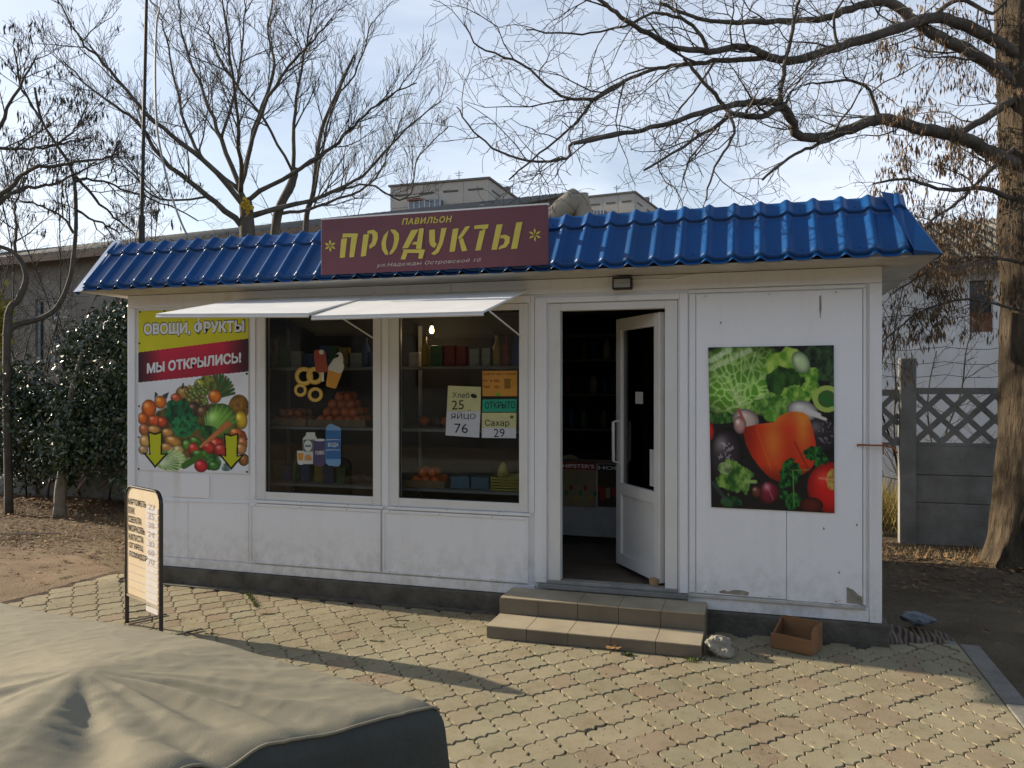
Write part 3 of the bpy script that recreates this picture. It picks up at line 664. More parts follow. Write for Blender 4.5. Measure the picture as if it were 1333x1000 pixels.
# ------------------------------------------------------------------ printed posters
printm = vmat('printed_vinyl')
def normer(u0, u1, z0, z1, ox, oy, sc):
    def f(x, y):
        p = P(ox + x / sc, oy + y / sc); return (p.x - u0) / (u1 - u0), (z1 - p.z) / (z1 - z0)
    return f
U0, U1, Z0, Z1 = .107, 1.222, .952, 2.335
A = Art(262, 325, (232, 234, 238)); A.asp = (Z1 - Z0) / (U1 - U0)
n1 = normer(U0, U1, Z0, Z1, 170, 390, 7.84); n2 = normer(U0, U1, Z0, Z1, 170, 480, 6.247)
ya, yb = n1(90, 540)[1], n1(1205, 398)[1]; yc, yd = n1(90, 848)[1], n1(1205, 735)[1]
top = (A.y < ya + (yb - ya) * A.x).astype(float); A.put(top, (214, 208, 22))
band = ((A.y >= ya + (yb - ya) * A.x) & (A.y < yc + (yd - yc) * A.x)).astype(float)
g = np.clip(np.minimum(A.x / .22, (1 - A.x) / .22), 0, 1)[..., None]; tY = np.clip((A.y - (ya + (yb - ya) * A.x)) / .19, 0, 1)[..., None]
A.put(band, (np.array((48, 14, 26)) * (1 - g) + np.array((205, 28, 62)) * g * (1 - .18 * tY)) / 255)
def b1(zx, zy, rx, ry, col, ang=0, **k):
    cx, cy = n2(zx, zy); ex = n2(zx + rx, zy)[0] - cx; ey = n2(zx, zy + ry)[1] - cy; A.ball(cx, cy, ex, ey, col, ang, **k)
def l1(zx, zy, rx, ry, c0, c1, seed, f=30, wob=.8):
    cx, cy = n2(zx, zy); A.leafy(cx, cy, n2(zx + rx, zy)[0] - cx, n2(zx, zy + ry)[1] - cy, c0, c1, seed, f, wob)
def ln1(a, b_, c_, d, w, col, al=1): x0, y0 = n2(a, b_); x1, y1 = n2(c_, d); A.line(x0, y0, x1, y1, w, col, al)
l1(520, 500, 410, 250, (58, 60, 26), (120, 96, 44), 71, 22, .25)
for a, (x, y) in zip((-70, -40, -15, 10, 30, 55, 75), ((640, 130), (690, 90), (750, 90), (790, 130), (810, 160), (800, 210), (730, 200))):
    ln1(700, 240, x, y - 20, .022, (52, 78, 40)); ln1(700, 240, x + 12, y - 30, .008, (120, 150, 90))
for k in range(14): a = R(-150 + k * 11); ln1(720, 230, 720 + 130 * math.cos(a), 220 + 170 * math.sin(a), .014, (40 + 6 * (k % 3) * 4, 80 + 9 * (k % 4), 42))
l1(640, 120, 70, 70, (60, 80, 30), (150, 150, 60), 4); b1(570, 130, 50, 50, (170, 180, 60))
b1(885, 320, 88, 112, (196, 138, 40), 8, tex=1.1, tf=24, shade=.5, hi=.1)
cx, cy = n2(885, 320)
for k in range(-8, 9):
    for s in (-1, 1):
        x0, y0 = n2(885 + k * 22 - s * 60, 220); x1, y1 = n2(885 + k * 22 + s * 60, 420)
        q_, _, _ = A.ell(cx, cy, n2(973, 320)[0] - cx, n2(885, 430)[1] - cy)
        dx, dy = x1 - x0, y1 - y0; d = abs((A.x - x0) * dy - (A.y - y0) * dx) / math.hypot(dx, dy); A.put((d < .0032) * (q_ < .95) * .55, (95, 62, 20))
b1(440, 200, 70, 62, (168, 128, 52), tex=.3); b1(375, 240, 45, 42, (205, 92, 52)); ln1(425, 160, 434, 125, .01, (50, 40, 25))
rr = random.Random(4)
for k in range(70):
    a = rr.random() * 6.28; q_ = rr.random() ** .6; b1(545 + 92 * q_ * math.cos(a), 225 + 105 * q_ * math.sin(a), 19, 19, (128 + rr.randint(-20, 20), 142 + rr.randint(-20, 15), 62), shade=.65)
b1(520, 330, 60, 60, (78, 58, 38)); b1(590, 350, 50, 50, (110, 80, 45), tex=.5)
b1(690, 225, 56, 58, (232, 128, 28), tex=.2)
b1(730, 430, 142, 148, (118, 178, 58), -20, shade=.6, tex=.25, tf=10)
for k in range(9): a = R(-160 + k * 20); ln1(640, 540, 730 + 135 * math.cos(a), 430 + 135 * math.sin(a), .004, (178, 216, 130), .6)
l1(640, 520, 75, 60, (20, 60, 28), (60, 120, 50), 9); b1(905, 415, 52, 80, (224, 184, 40), -12)
l1(400, 370, 115, 110, (8, 56, 32), (30, 122, 66), 11, 40); l1(440, 470, 118, 95, (14, 66, 40), (44, 140, 76), 13, 46, 1.1)
b1(155, 325, 62, 76, (236, 112, 26), tex=.15); b1(248, 272, 52, 54, (238, 126, 30))
for p in ([(205, 185), (198, 245), (232, 212)], [(318, 190), (262, 215), (300, 250)]): A.poly([n2(*q) for q in p], (38, 60, 62))
b1(105, 405, 44, 52, (232, 110, 28)); b1(200, 420, 62, 45, (226, 92, 36), tex=.3); b1(262, 432, 42, 45, (214, 78, 34))
b1(120, 495, 48, 55, (196, 112, 62)); b1(195, 495, 56, 36, (222, 160, 84)); b1(125, 590, 50, 58, (226, 176, 98)); b1(305, 520, 52, 38, (214, 152, 76)); b1(110, 660, 42, 40, (200, 160, 100))
b1(350, 590, 74, 46, (212, 150, 66), 10, tex=.15); b1(300, 640, 60, 40, (206, 150, 74)); b1(395, 660, 48, 40, (214, 186, 110))
b1(465, 620, 42, 48, (96, 152, 52)); b1(530, 590, 52, 34, (86, 140, 48), 15)
b1(880, 560, 72, 70, (214, 96, 44), tex=.2); b1(915, 610, 42, 66, (206, 120, 62)); b1(860, 520, 56, 40, (226, 120, 52)); b1(925, 740, 46, 52, (150, 96, 48), tex=.6); b1(900, 650, 50, 50, (210, 150, 90))
b1(700, 620, 72, 64, (216, 66, 40), tex=.35); b1(640, 640, 56, 50, (208, 56, 40), tex=.35); b1(740, 660, 60, 55, (198, 60, 48))
for k in range(26): t = k / 25; x = 810 - 235 * t; y = 440 + 195 * t; b1(x, y, 30 - 19 * t, 30 - 19 * t, (228, 138, 72), shade=.35, hi=.12)
for k in range(5): ln1(815, 440, 800 + 20 * k, 405 + 6 * k, .006, (90, 150, 60))
b1(520, 650, 50, 52, (214, 62, 38)); b1(560, 690, 60, 30, (90, 140, 60)); ln1(545, 600, 560, 640, .012, (50, 96, 40))
l1(330, 740, 125, 88, (98, 146, 62), (188, 212, 130), 17, 20, .5)
for k in range(11): a = R(-70 + k * 16); ln1(235, 760, 300 + 150 * math.cos(a), 740 + 105 * math.sin(a), .005, (222, 236, 196), .85)
for k in range(24): t = k / 23; b1(440 + 165 * t, 790 - 100 * t, 27 - 6 * abs(t - .4), 27, (86, 148, 44), shade=.4, hi=.12)
l1(670, 760, 62, 70, (28, 84, 36), (92, 152, 74), 21); b1(685, 790, 50, 40, (70, 128, 48))
b1(578, 790, 56, 54, (214, 44, 46)); l1(800, 800, 60, 34, (30, 70, 60), (210, 220, 220), 25, 20)
for ax, dy in ((205, 0), (822, 14)):
    out = [(ax - 58, 508 + dy), (ax, 524 + dy), (ax + 62, 506 + dy), (ax + 56, 690 + dy), (ax + 112, 684 + dy), (ax, 806 + dy + 4), (ax - 104, 676 + dy), (ax - 48, 694 + dy)]
    inn = [(ax - 45, 526 + dy), (ax, 540 + dy), (ax + 49, 524 + dy), (ax + 43, 702 + dy), (ax + 80, 698 + dy), (ax, 786 + dy), (ax - 74, 690 + dy), (ax - 36, 704 + dy)]
    A.poly([n2(*p) for p in out], (24, 22, 8)); A.poly([n2(*p) for p in inn], (196, 202, 20))
A.c *= (0.97 + .06 * (A.noise(9, 77) - .5))[..., None]
V1 = .009
po = thing('poster', 'large fruit and vegetable poster with yellow and red headline on the white wall', 'poster')
B().fr(U0, U1, .001, V1 - .0012, Z0, Z1).obj('backing_sheet', plain('poster_backing', (.7, .7, .7)), po)
A.mesh('printed_picture', U0, U1, Z0, Z1, V1, po, printm)
ink, pale = plain('black_ink', (.012, .012, .014), .5), plain('pale_grey_ink', (.80, .81, .83), .5)
def pline(body, x0, y0, x1, y1, hgt, sc, ox, oy, bold, outline=None, nm='headline'):
    a, c = P(ox + x0 / sc, oy + y0 / sc, V1), P(ox + x1 / sc, oy + y1 / sc, V1); t = P(ox + x0 / sc, oy + (y0 - hgt) / sc, V1); d = c - a; w_ = d.length; d.normalize()
    if outline:
        e = .0075; text(nm, body, a - d * e - ZU * e, w_ + 2 * e, (t - a).length + 2 * e, ink, po, d, ZU, .0012, outline)
    text(nm, body, a, w_, (t - a).length, pale, po, d, ZU, .0022, bold)
pline('ОВОЩИ, ФРУКТЫ', 136, 382, 1162, 352, 142, 7.84, 170, 390, .045, .07)
_a, _c = P(170 + 136 / 7.84, 390 + 382 / 7.84, V1), P(170 + 1162 / 7.84, 390 + 352 / 7.84, V1); _m = _a.lerp(_c, (text_width('ОВОЩИ, Ф') - text_width('Ф') / 2) / text_width('ОВОЩИ, ФРУКТЫ')); B().fr(_m.x - .0075, _m.x + .0075, V1 + .0026, V1 + .0030, _m.z + .022, _m.z + .148).obj('letter_stem', pale, po)
pline('МЫ ОТКРЫЛИСЬ!', 168, 758, 1130, 645, 108, 7.84, 170, 390, .045)
q = B()
for zx, zy in ((105, 128), (355, 118), (98, 448), (97, 765), (1192, 760), (1192, 425)): p = P(170 + zx / 7.84, 390 + zy / 7.84); q.fr(p.x - .007, p.x + .007, V1, V1 + .004, p.z - .007, p.z + .007)
for zx, zy in ((76, 305), (73, 557), (73, 815), (952, 40), (953, 310), (951, 573), (952, 838)): p = P(170 + zx / 6.247, 480 + zy / 6.247); q.fr(p.x - .007, p.x + .007, V1, V1 + .004, p.z - .007, p.z + .007)
q.obj('screw_head', blackm, po)

U0, U1, Z0, Z1 = 4.928, 5.741, .848, 1.956
A = Art(250, 340, (26, 24, 22)); A.asp = (Z1 - Z0) / (U1 - U0)
def n3(x, y): return (x - 88) / 626, (y - 82) / 822
def b3(x, y, rx, ry, col, ang=0, **k): a, c = n3(x, y); A.ball(a, c, rx / 626, ry / 822, col, ang, **k)
def l3(x, y, rx, ry, c0, c1, seed, f=30, wob=.8): a, c = n3(x, y); A.leafy(a, c, rx / 626, ry / 822, c0, c1, seed, f, wob)
def ln3(a, b_, c_, d, w, col, al=1.): x0, y0 = n3(a, b_); x1, y1 = n3(c_, d); A.line(x0, y0, x1, y1, w, col, al)
A.c *= (.6 + .9 * A.noise(5, 2))[..., None]
for k in range(16): ln3(700, 90 + k * 8, 560 + k * 11, 250 - k * 6, .005, (60 + k * 3, 96 + k * 2, 56), .8)
l3(650, 170, 90, 110, (20, 34, 22), (62, 90, 52), 3, 26)
# savoy cabbage with its net of veins
a, c = n3(255, 255); q_, X_, Y_ = A.ell(a, c, 300 / 626, 195 / 822, 0, .15, 5)
m = np.clip((1 - q_) * 9, 0, 1); vn = A.veins(330, 8); t = np.clip(1 - vn / .020, 0, 1)[..., None]; sh = (1 - .5 * np.clip(q_, 0, 1) ** 2)[..., None] * (.8 + .45 * A.noise(7, 12))[..., None]
A.put(m, np.clip((np.array((92, 142, 44)) * (1 - t) + np.array((170, 206, 116)) * t) / 255 * sh * 1.05, 0, 1))
for x1, y1 in ((120, 130), (150, 110), (200, 100), (260, 95), (330, 110), (120, 200), (130, 250)): ln3(250, 380, x1, y1, .009, (206, 226, 160), .55)
ln3(105, 190, 300, 100, .030, (218, 232, 190), .55); ln3(100, 150, 200, 95, .03, (226, 236, 206), .6)
for p in ((180, 400, 330, 360), (230, 390, 380, 330), (330, 360, 470, 400), (300, 370, 410, 300)): ln3(*p, .010, (176, 206, 128), .8)
l3(480, 180, 110, 95, (96, 150, 40), (176, 208, 90), 31, 18, .7); l3(585, 260, 72, 85, (74, 132, 34), (168, 204, 88), 33, 30, 1.3)
l3(470, 250, 95, 65, (24, 52, 20), (58, 100, 34), 35, 22); l3(520, 345, 95, 60, (66, 124, 34), (160, 198, 84), 37, 34, 1.2); l3(420, 370, 90, 55, (60, 112, 34), (140, 184, 84), 39, 34, 1.2)
l3(160, 445, 70, 35, (36, 76, 26), (92, 146, 58), 41, 38, 1.4); b3(555, 165, 42, 60, (190, 214, 160), -25, hi=.1)
for k in range(16): t = k / 15; ln3(600 - 4 * t, 300, 610, 300, .001, (0, 0, 0), 0)
q_, _, _ = A.ell(*n3(680, 345), 68 / 626, 66 / 822); A.put((q_ < 1) * (q_ > .42) * 1., (168, 190, 92)); A.put((q_ <= .42) * 1., (62, 104, 44)); ln3(650, 330, 712, 372, .022, (40, 110, 46))
# aubergines
b3(165, 640, 95, 150, (62, 50, 56), 10, hi=.32, shade=.8); b3(655, 520, 95, 100, (50, 42, 46), 0, hi=.25, shade=.8)
dots = (A.noise(70, 55, 1) > .66); q_, _, _ = A.ell(*n3(170, 620), 45 / 626, 58 / 822); A.put(dots * (q_ < 1) * .5, (214, 214, 220)); q_, _, _ = A.ell(*n3(680, 510), 50 / 626, 55 / 822); A.put(dots * (q_ < 1) * .4, (190, 190, 196))
b3(85, 515, 28, 52, (206, 40, 34))
# garlic, pepper, onion, tomato
b3(275, 455, 72, 58, (206, 184, 172), 20, hi=.15); b3(245, 480, 34, 46, (196, 150, 140)); ln3(240, 400, 262, 450, .016, (176, 92, 84)); l3(400, 430, 40, 34, (84, 140, 46), (132, 184, 74), 43)
b3(560, 405, 78, 52, (208, 204, 200), 10, hi=.12); ln3(600, 420, 672, 445, .018, (206, 198, 190)); ln3(585, 405, 640, 425, .026, (210, 206, 202))
pep = [(262, 520), (272, 490), (330, 475), (420, 462), (450, 430), (500, 408), (560, 410), (590, 430), (612, 500), (625, 570), (632, 640), (600, 690), (560, 720), (500, 740), (440, 762), (395, 742), (350, 700), (305, 640), (275, 580)]
dark0 = A.c.copy(); ins = A.poly([n3(*p) for p in pep], (206, 58, 22))
f1 = np.exp(-(((A.x - .52) / .09) ** 2 + ((A.y - .58) / .16) ** 2)); f2 = np.exp(-(((A.x - .76) / .07) ** 2 + ((A.y - .5) / .14) ** 2)); f3 = np.clip(1 - (A.y - .40) / .10, 0, 1)
tt = np.clip(f1 * .75 + f2 * .8 + f3 * .6, 0, 1)[..., None]; base = np.array((204, 50, 20)) * (1 - tt) + np.array((226, 134, 48)) * tt
ed = np.ones_like(A.x)
e2 = np.clip((A.y - .72) / .12, 0, 1) * .45 + np.clip((.40 - A.x) / .1, 0, 1) * .25
A.put(ins * 1., np.clip(base / 255 * (1 - e2)[..., None] * (.92 + .16 * A.noise(6, 88))[..., None], 0, 1)); ln3(520, 560, 590, 700, .014, (150, 30, 16), .5); ln3(330, 500, 400, 700, .008, (236, 120, 50), .35)
b3(388, 818, 56, 62, (128, 34, 48), 20, hi=.4, shade=.7); b3(325, 815, 26, 30, (110, 60, 46)); ln3(372, 770, 410, 850, .006, (206, 130, 140), .6)
b3(700, 780, 122, 128, (214, 32, 22), 0, hi=.12, shade=.4); l3(705, 740, 34, 46, (160, 110, 40), (206, 190, 90), 47); ln3(640, 735, 712, 742, .012, (232, 150, 110), .7)
l3(215, 745, 88, 74, (40, 84, 28), (134, 172, 76), 51, 22, .9); ln3(270, 765, 320, 765, .020, (150, 176, 96)); l3(160, 700, 40, 30, (92, 120, 70), (160, 180, 120), 53)
for x, y, r_ in ((500, 700, 44), (490, 740, 48), (470, 830, 34), (520, 850, 40), (610, 615, 40), (655, 640, 36), (500, 880, 30)): l3(x, y, r_, r_, (8, 40, 14), (46, 122, 46), int(x), 50, 1.4)
ln3(510, 700, 515, 880, .006, (96, 140, 60)); ln3(520, 700, 590, 695, .005, (120, 130, 60))
l3(190, 870, 60, 30, (16, 50, 24), (50, 96, 50), 61); ln3(100, 780, 180, 880, .022, (60, 80, 70), .7); b3(600, 870, 60, 40, (96, 34, 22), shade=.6, hi=0)
po = thing('poster', 'poster of green cabbage, orange pepper and tomato on the tall white shutter', 'poster')
A.mesh('printed_picture', 0, 0, 0, 0, .0225, po, printm, corners=[(4.928, 1.953), (5.737, 1.957), (4.95, .85), (5.742, .846)], curl=.0016)
pbk = B().prism([(4.93, -.0162, 1.95), (5.735, -.0162, 1.954), (5.74, -.0162, .849), (4.952, -.0162, .853)], (0, -.003, 0)); fix_normals(pbk.obj('backing_sheet', plain('poster_backing', (.7, .7, .7)), po))

# ------------------------------------------------------------------ notes and stickers on the window glass
def NB(ox, oy, sc, v): return lambda x, y: P(ox + x / sc, oy + y / sc, v)
GV = -.0145
q8 = NB(570, 470, 8.333, GV)
def flat(nm, pts, m, par, lift=0.0, th=.0006):
    b = B(); n = len(pts); a = [p + Vector((0, -lift, 0)) for p in pts]
    bm = bmesh.new(); vv = [bm.verts.new(p) for p in a]; f_ = bm.faces.new(vv); f_.normal_update(); bmesh.ops.triangulate(bm, faces=[f_]); bm.verts.index_update()
    b.v = [tuple(v.co) for v in bm.verts]; b.f = [[v.index for v in fc.verts] for fc in bm.faces]; bm.free()
    if th:
        b.add([p + Vector((0, th, 0)) for p in a] + a, [[i, (i + 1) % n, (i + 1) % n + n, i + n] for i in range(n)])
        b.f.append(list(range(n, 2 * n)) if False else [len(b.v) - 2 * n + i for i in range(n)])
    return b.obj(nm, m, par)
def oval(f, cx, cy, rx, ry, n=22, ang=0):
    out = []
    for k in range(n):
        a = 2 * math.pi * k / n; x, y = rx * math.cos(a), ry * math.sin(a); c_, s_ = math.cos(R(ang)), math.sin(R(ang)); out.append(f(cx + x * c_ - y * s_, cy + x * s_ + y * c_))
    return out
def qtext(f, par, body, x0, y0, x1, y1, hh, m, bold=0., shear=0., lift=.001, nm='writing'):
    a, c = f(x0, y0), f(x1, y1); t = f(x0, y0 - hh); d = c - a; w_ = d.length; d.normalize()
    return text(nm, body, a, w_, (t - a).length, m, par, d, ZU, lift, bold, shear)
cream, lilac = plain('cream_note_paper', (.50, .50, .26)), plain('pale_note_paper', (.50, .53, .58))
nt1 = thing('price_note', 'tall paper note on the window glass reading bread 25 and egg 76', 'note')
flat('sheet', [q8(110, 268), q8(467, 282), q8(462, 545), q8(96, 545)], cream, nt1); flat('sheet', [q8(96, 546), q8(462, 546), q8(448, 832), q8(82, 806)], lilac, nt1)
qtext(q8, nt1, 'Хлеб', 158, 400, 342, 404, 62, ink); qtext(q8, nt1, '25', 150, 530, 282, 524, 100, ink); qtext(q8, nt1, 'ЯЙЦО', 142, 640, 410, 640, 86, ink); qtext(q8, nt1, '76', 180, 780, 326, 784, 102, ink)
flat('loaf_mark', oval(q8, 390, 380, 36, 22, ang=18), ink, nt1, .001, 0); flat('dash_mark', [q8(325, 530), q8(362, 532), q8(362, 538), q8(325, 536)], ink, nt1, .001, 0)
nt2 = thing('price_note', 'orange coffee and tea note with a mug drawing, topmost on the window', 'note')
flat('sheet', [q8(484, 108), q8(860, 106), q8(860, 382), q8(484, 382)], plain('orange_note_paper', (.52, .25, .045)), nt2)
br = plain('brown_ink', (.16, .03, .01)); qtext(q8, nt2, 'КОФЕ И ЧАЙ С СОБОЙ', 495, 156, 848, 154, 30, br, .02); qtext(q8, nt2, 'Кофе 30р', 492, 236, 668, 236, 38, br, .02); qtext(q8, nt2, 'Чай    25р', 492, 302, 668, 302, 38, br, .02)
mug = plain('mug_print', (.22, .11, .015)); flat('mug_drawing', [q8(720, 192), q8(792, 192), q8(788, 300), q8(724, 300)], mug, nt2, .001, 0)
B().tube([q8(792, 205) + Vector((0, -.001, 0)), q8(822, 215), q8(822, 262), q8(792, 275)], .0016, 4).obj('mug_drawing', mug, nt2)
flat('tea_leaf_mark', oval(q8, 655, 365, 24, 20), plain('green_print', (.10, .35, .03)), nt2, .001, 0)
nt3 = thing('open_sign', 'green sign reading open in Russian, taped between two notes', 'sign')
flat('sheet', [q8(484, 418), q8(856, 412), q8(852, 552), q8(484, 552)], plain('green_note_paper', (.02, .30, .19)), nt3); qtext(q8, nt3, 'ОТКРЫТО', 512, 518, 836, 514, 76, ink, .01)
q = B(); q.tube([q8(484, 418), q8(640, 410), q8(856, 412)], .0012, 4); q.obj('edge_line', ink, nt3)
nt4 = thing('price_note', 'pale yellow note for sugar at 29, lowest under the green sign', 'note')
flat('sheet', [q8(478, 562), q8(852, 562), q8(850, 725), q8(477, 725)], cream, nt4); flat('sheet', [q8(477, 726), q8(850, 726), q8(848, 838), q8(476, 834)], lilac, nt4)
qtext(q8, nt4, 'Сахар', 510, 722, 776, 724, 86, ink, .008); qtext(q8, nt4, '29', 606, 828, 724, 826, 92, ink); flat('leaf_mark', oval(q8, 803, 608, 20, 17), plain('dark_green_print', (.05, .12, .02)), nt4, .0012, 0)
s5 = NB(370, 440, 5.555, GV)
yel, brn = plain('yellow_vinyl', (.50, .30, .045)), plain('dark_sticker_hole', (.03, .012, .008))
rg = thing('ring_snack_sticker', 'sticker of four yellow rings on the left window', 'sticker')
for cx, cy, r_, h_ in ((143, 278, 66, 38), (222, 273, 62, 32), (118, 378, 46, 25), (226, 410, 56, 30)):
    k = len(rg.children); n = 22; b = B(); L0 = .0004 + .0007 * k
    po_, pi_ = oval(s5, cx, cy, r_, r_ * 1.05 if cy < 400 else r_ * .95, n, -20), oval(s5, cx, cy, h_, h_ * .98, n, -20)
    off = Vector((0, -L0, 0)); b.add([p + off for p in po_] + [p + off for p in pi_], [[i, i + n, (i + 1) % n + n, (i + 1) % n] for i in range(n)])
    o = b.obj('ring', yel, rg); b2 = B(); n2_ = Vector((0, -L0 - .0004, 0)); po2 = oval(s5, cx, cy, r_ * .86, r_ * .9, n, -20); pi2 = oval(s5, cx, cy, h_ * 1.12, h_ * 1.1, n, -20)
    b2.add([p + n2_ for p in po2] + [p + n2_ for p in pi2], [[i, i + n, (i + 1) % n + n, (i + 1) % n] for i in range(n)]); b2.obj('ring_band', plain('pale_yellow_vinyl', (.60, .42, .10)), o)
lo = thing('ice_lolly_sticker', 'sticker of a brown ice lolly on a stick, bitten at the top', 'sticker')
flat('lolly', [s5(216, 105), s5(222, 90), s5(250, 85), s5(285, 86), s5(298, 100), s5(318, 235), s5(305, 248), s5(240, 250), s5(228, 235), s5(220, 170)], plain('red_brown_vinyl', (.30, .06, .03)), lo, .003)
flat('stick', [s5(270, 250), s5(288, 250), s5(288, 316), s5(272, 314)], plain('pale_vinyl', (.55, .57, .55)), lo, .003); flat('bite', oval(s5, 270, 103, 18, 18, 10), plain('pale_vinyl', (.55, .57, .55)), lo, .0035, 0)
ic = thing('ice_cream_sticker', 'sticker of a white whipped ice cream in an orange cup', 'sticker')
flat('cup', [s5(318, 232), s5(424, 240), s5(378, 360), s5(366, 367), s5(312, 352), s5(303, 340)], plain('orange_vinyl', (.55, .26, .035)), ic, .003)
flat('cream_top', [s5(318, 232), s5(322, 205), s5(342, 178), s5(360, 150), s5(382, 142), s5(396, 134), s5(400, 122), s5(385, 118), s5(376, 124), s5(386, 108), s5(406, 104), s5(420, 116), s5(426, 140), s5(430, 165), s5(424, 176), s5(434, 196), s5(434, 215), s5(424, 240), s5(400, 258), s5(350, 240)], plain('cream_white_vinyl', (.52, .53, .48)), ic, .0036)
mk = thing('milk_carton_sticker', 'sticker of a white milk carton with a glass of juice and nuts', 'sticker')
flat('carton', [s5(160, 683), s5(222, 683), s5(224, 705), s5(238, 728), s5(210, 735), s5(208, 912), s5(140, 912), s5(134, 728), s5(156, 705)], plain('cream_white_vinyl', (.52, .53, .48)), mk, .0004)
flat('carton_label', [s5(138, 735), s5(208, 735), s5(208, 822), s5(138, 822)], plain('dark_green_vinyl', (.09, .14, .10)), mk, .001, 0); flat('label_spot', oval(s5, 173, 780, 29, 40), plain('pale_vinyl', (.55, .57, .55)), mk, .0014, 0)
qtext(s5, mk, 'ооо', 152, 790, 194, 790, 18, ink, .04, 0, .002)
flat('glass', [s5(93, 816), s5(145, 816), s5(140, 912), s5(128, 918), s5(104, 915), s5(97, 900)], plain('pale_vinyl', (.55, .57, .55)), mk, .0018, 0); flat('juice', [s5(98, 832), s5(140, 832), s5(136, 884), s5(102, 884)], plain('orange_vinyl', (.55, .26, .035)), mk, .0024, 0)
flat('nuts', [s5(148, 880), s5(150, 855), s5(165, 842), s5(185, 846), s5(200, 866), s5(202, 882), s5(170, 888)], plain('tan_vinyl', (.50, .24, .07)), mk, .0024, 0)
be = thing('beer_can_sticker', 'sticker of a dark violet can between carton and bottle', 'sticker')
flat('can', [s5(214, 738), s5(228, 730), s5(290, 730), s5(301, 740), s5(301, 905), s5(288, 922), s5(260, 928), s5(225, 922), s5(211, 905)], plain('violet_vinyl', (.07, .055, .12)), be, .0010); flat('can_rim', oval(s5, 256, 738, 40, 9), plain('pale_vinyl', (.55, .57, .55)), be, .0016, 0)
qtext(s5, be, 'ПИВО', 226, 846, 290, 842, 28, plain('pale_vinyl', (.55, .57, .55)), .03, 0, .0016)
wt = thing('water_bottle_sticker', 'sticker of a blue water bottle, rightmost drink on the glass', 'sticker')
flat('bottle', [s5(302, 660), s5(308, 638), s5(330, 622), s5(350, 624), s5(378, 638), s5(400, 645), s5(411, 660), s5(409, 910), s5(396, 928), s5(360, 930), s5(345, 922), s5(325, 925), s5(304, 908), s5(300, 860)], plain('pale_blue_vinyl', (.16, .30, .50)), wt, .0022)
flat('bottle_label', [s5(303, 668), s5(409, 668), s5(409, 876), s5(303, 876)], plain('blue_vinyl', (.035, .13, .32)), wt, .0027, 0)
for y in (738, 812): flat('label_line', [s5(305, y - 3), s5(360, y - 5), s5(407, y - 2), s5(407, y + 1), s5(360, y - 1), s5(305, y + 2)], plain('pale_vinyl', (.55, .57, .55)), wt, .0034, 0)
qtext(s5, wt, 'ВОДА', 318, 792, 394, 790, 34, plain('pale_vinyl', (.55, .57, .55)), .03, 0, .0036)

# ------------------------------------------------------------------ floodlight above the door
fl = thing('floodlight', 'small black floodlight on the fascia above the door', 'lamp', loc=tuple(P(810, 369, .07)))
b = B(); b.box(-.068, .068, -.012, .045, -.042, .042); b.obj('housing', blackm, fl, bevel=.004)
b = B(); b.box(-.058, .058, -.016, -.0125, -.030, .030); b.obj('lamp_glass', mat('milky_lamp_glass', (.42, .44, .45), .25, .1), fl)
b = B(); b.box(-.068, .068, -.02, -.0122, .0305, .042).box(-.068, .068, -.02, -.0122, -.042, -.0305).box(-.068, -.0585, -.02, -.0122, -.030, .030).box(.0585, .068, -.02, -.0122, -.030, .030); b.obj('rim', blackm, fl)
b = B(); b.tube([(0, .045, 0), (0, .054, 0)], .02, 8); b.obj('bracket', blackm, fl)

# ------------------------------------------------------------------ tiled entrance steps
st = thing('entrance_steps', 'two tiled beige steps below the open kiosk door', 'steps')
stc = mat('step_mortar', (.16, .14, .11), .95, .2, 8, .3)
B().fr(3.525, 4.915, .046, .62, -.03, .072).fr(3.528, 4.915, .046, .325, .0725, .187).obj('step_core', stc, st)
tm = mat('beige_porcelain_step_tile', (.44, .38, .265), .55, .1, 3, .12, 120, .35, rand=.09, col2=(.30, .25, .18)); tr_ = mat('brown_riser_tile', (.19, .16, .118), .6, .12, 4, .12, 90, .3, rand=.10)
TM = {}
def tile(u0, u1, v0, v1, z0, z1, m):
    b = B().fr(u0 + .0015, u1 - .0015, v0, v1, z0, z1); return b.obj('tile', m, st, bevel=.0018)
js = [3.516, 3.795, 4.076, 4.358, 4.640, 4.922]
for i in range(5):
    tile(js[i], js[i + 1], .337, .632, .074, .083, tm); tile(js[i], js[i + 1], .62, .629, .0, .0735, tr_)
    tile(js[i], js[i + 1], .325, .334, .084, .1885, tr_)
ju = [3.52, 3.72, 4.05, 4.345, 4.64, 4.925]
ju = [3.52, 4.075, 4.355, 4.645, 4.925]
for i in range(4): tile(ju[i], ju[i + 1], .047, .339, .189, .198, tm)
tile(4.916, 4.925 + .0015, .05, .335, .0, .188, tr_); tile(4.916, 4.9255, .336, .618, .0, .0735, tr_); tile(3.5145, 3.5235, .05, .335, .0, .188, tr_); tile(3.5145, 3.5235, .336, .618, .0, .0735, tr_)

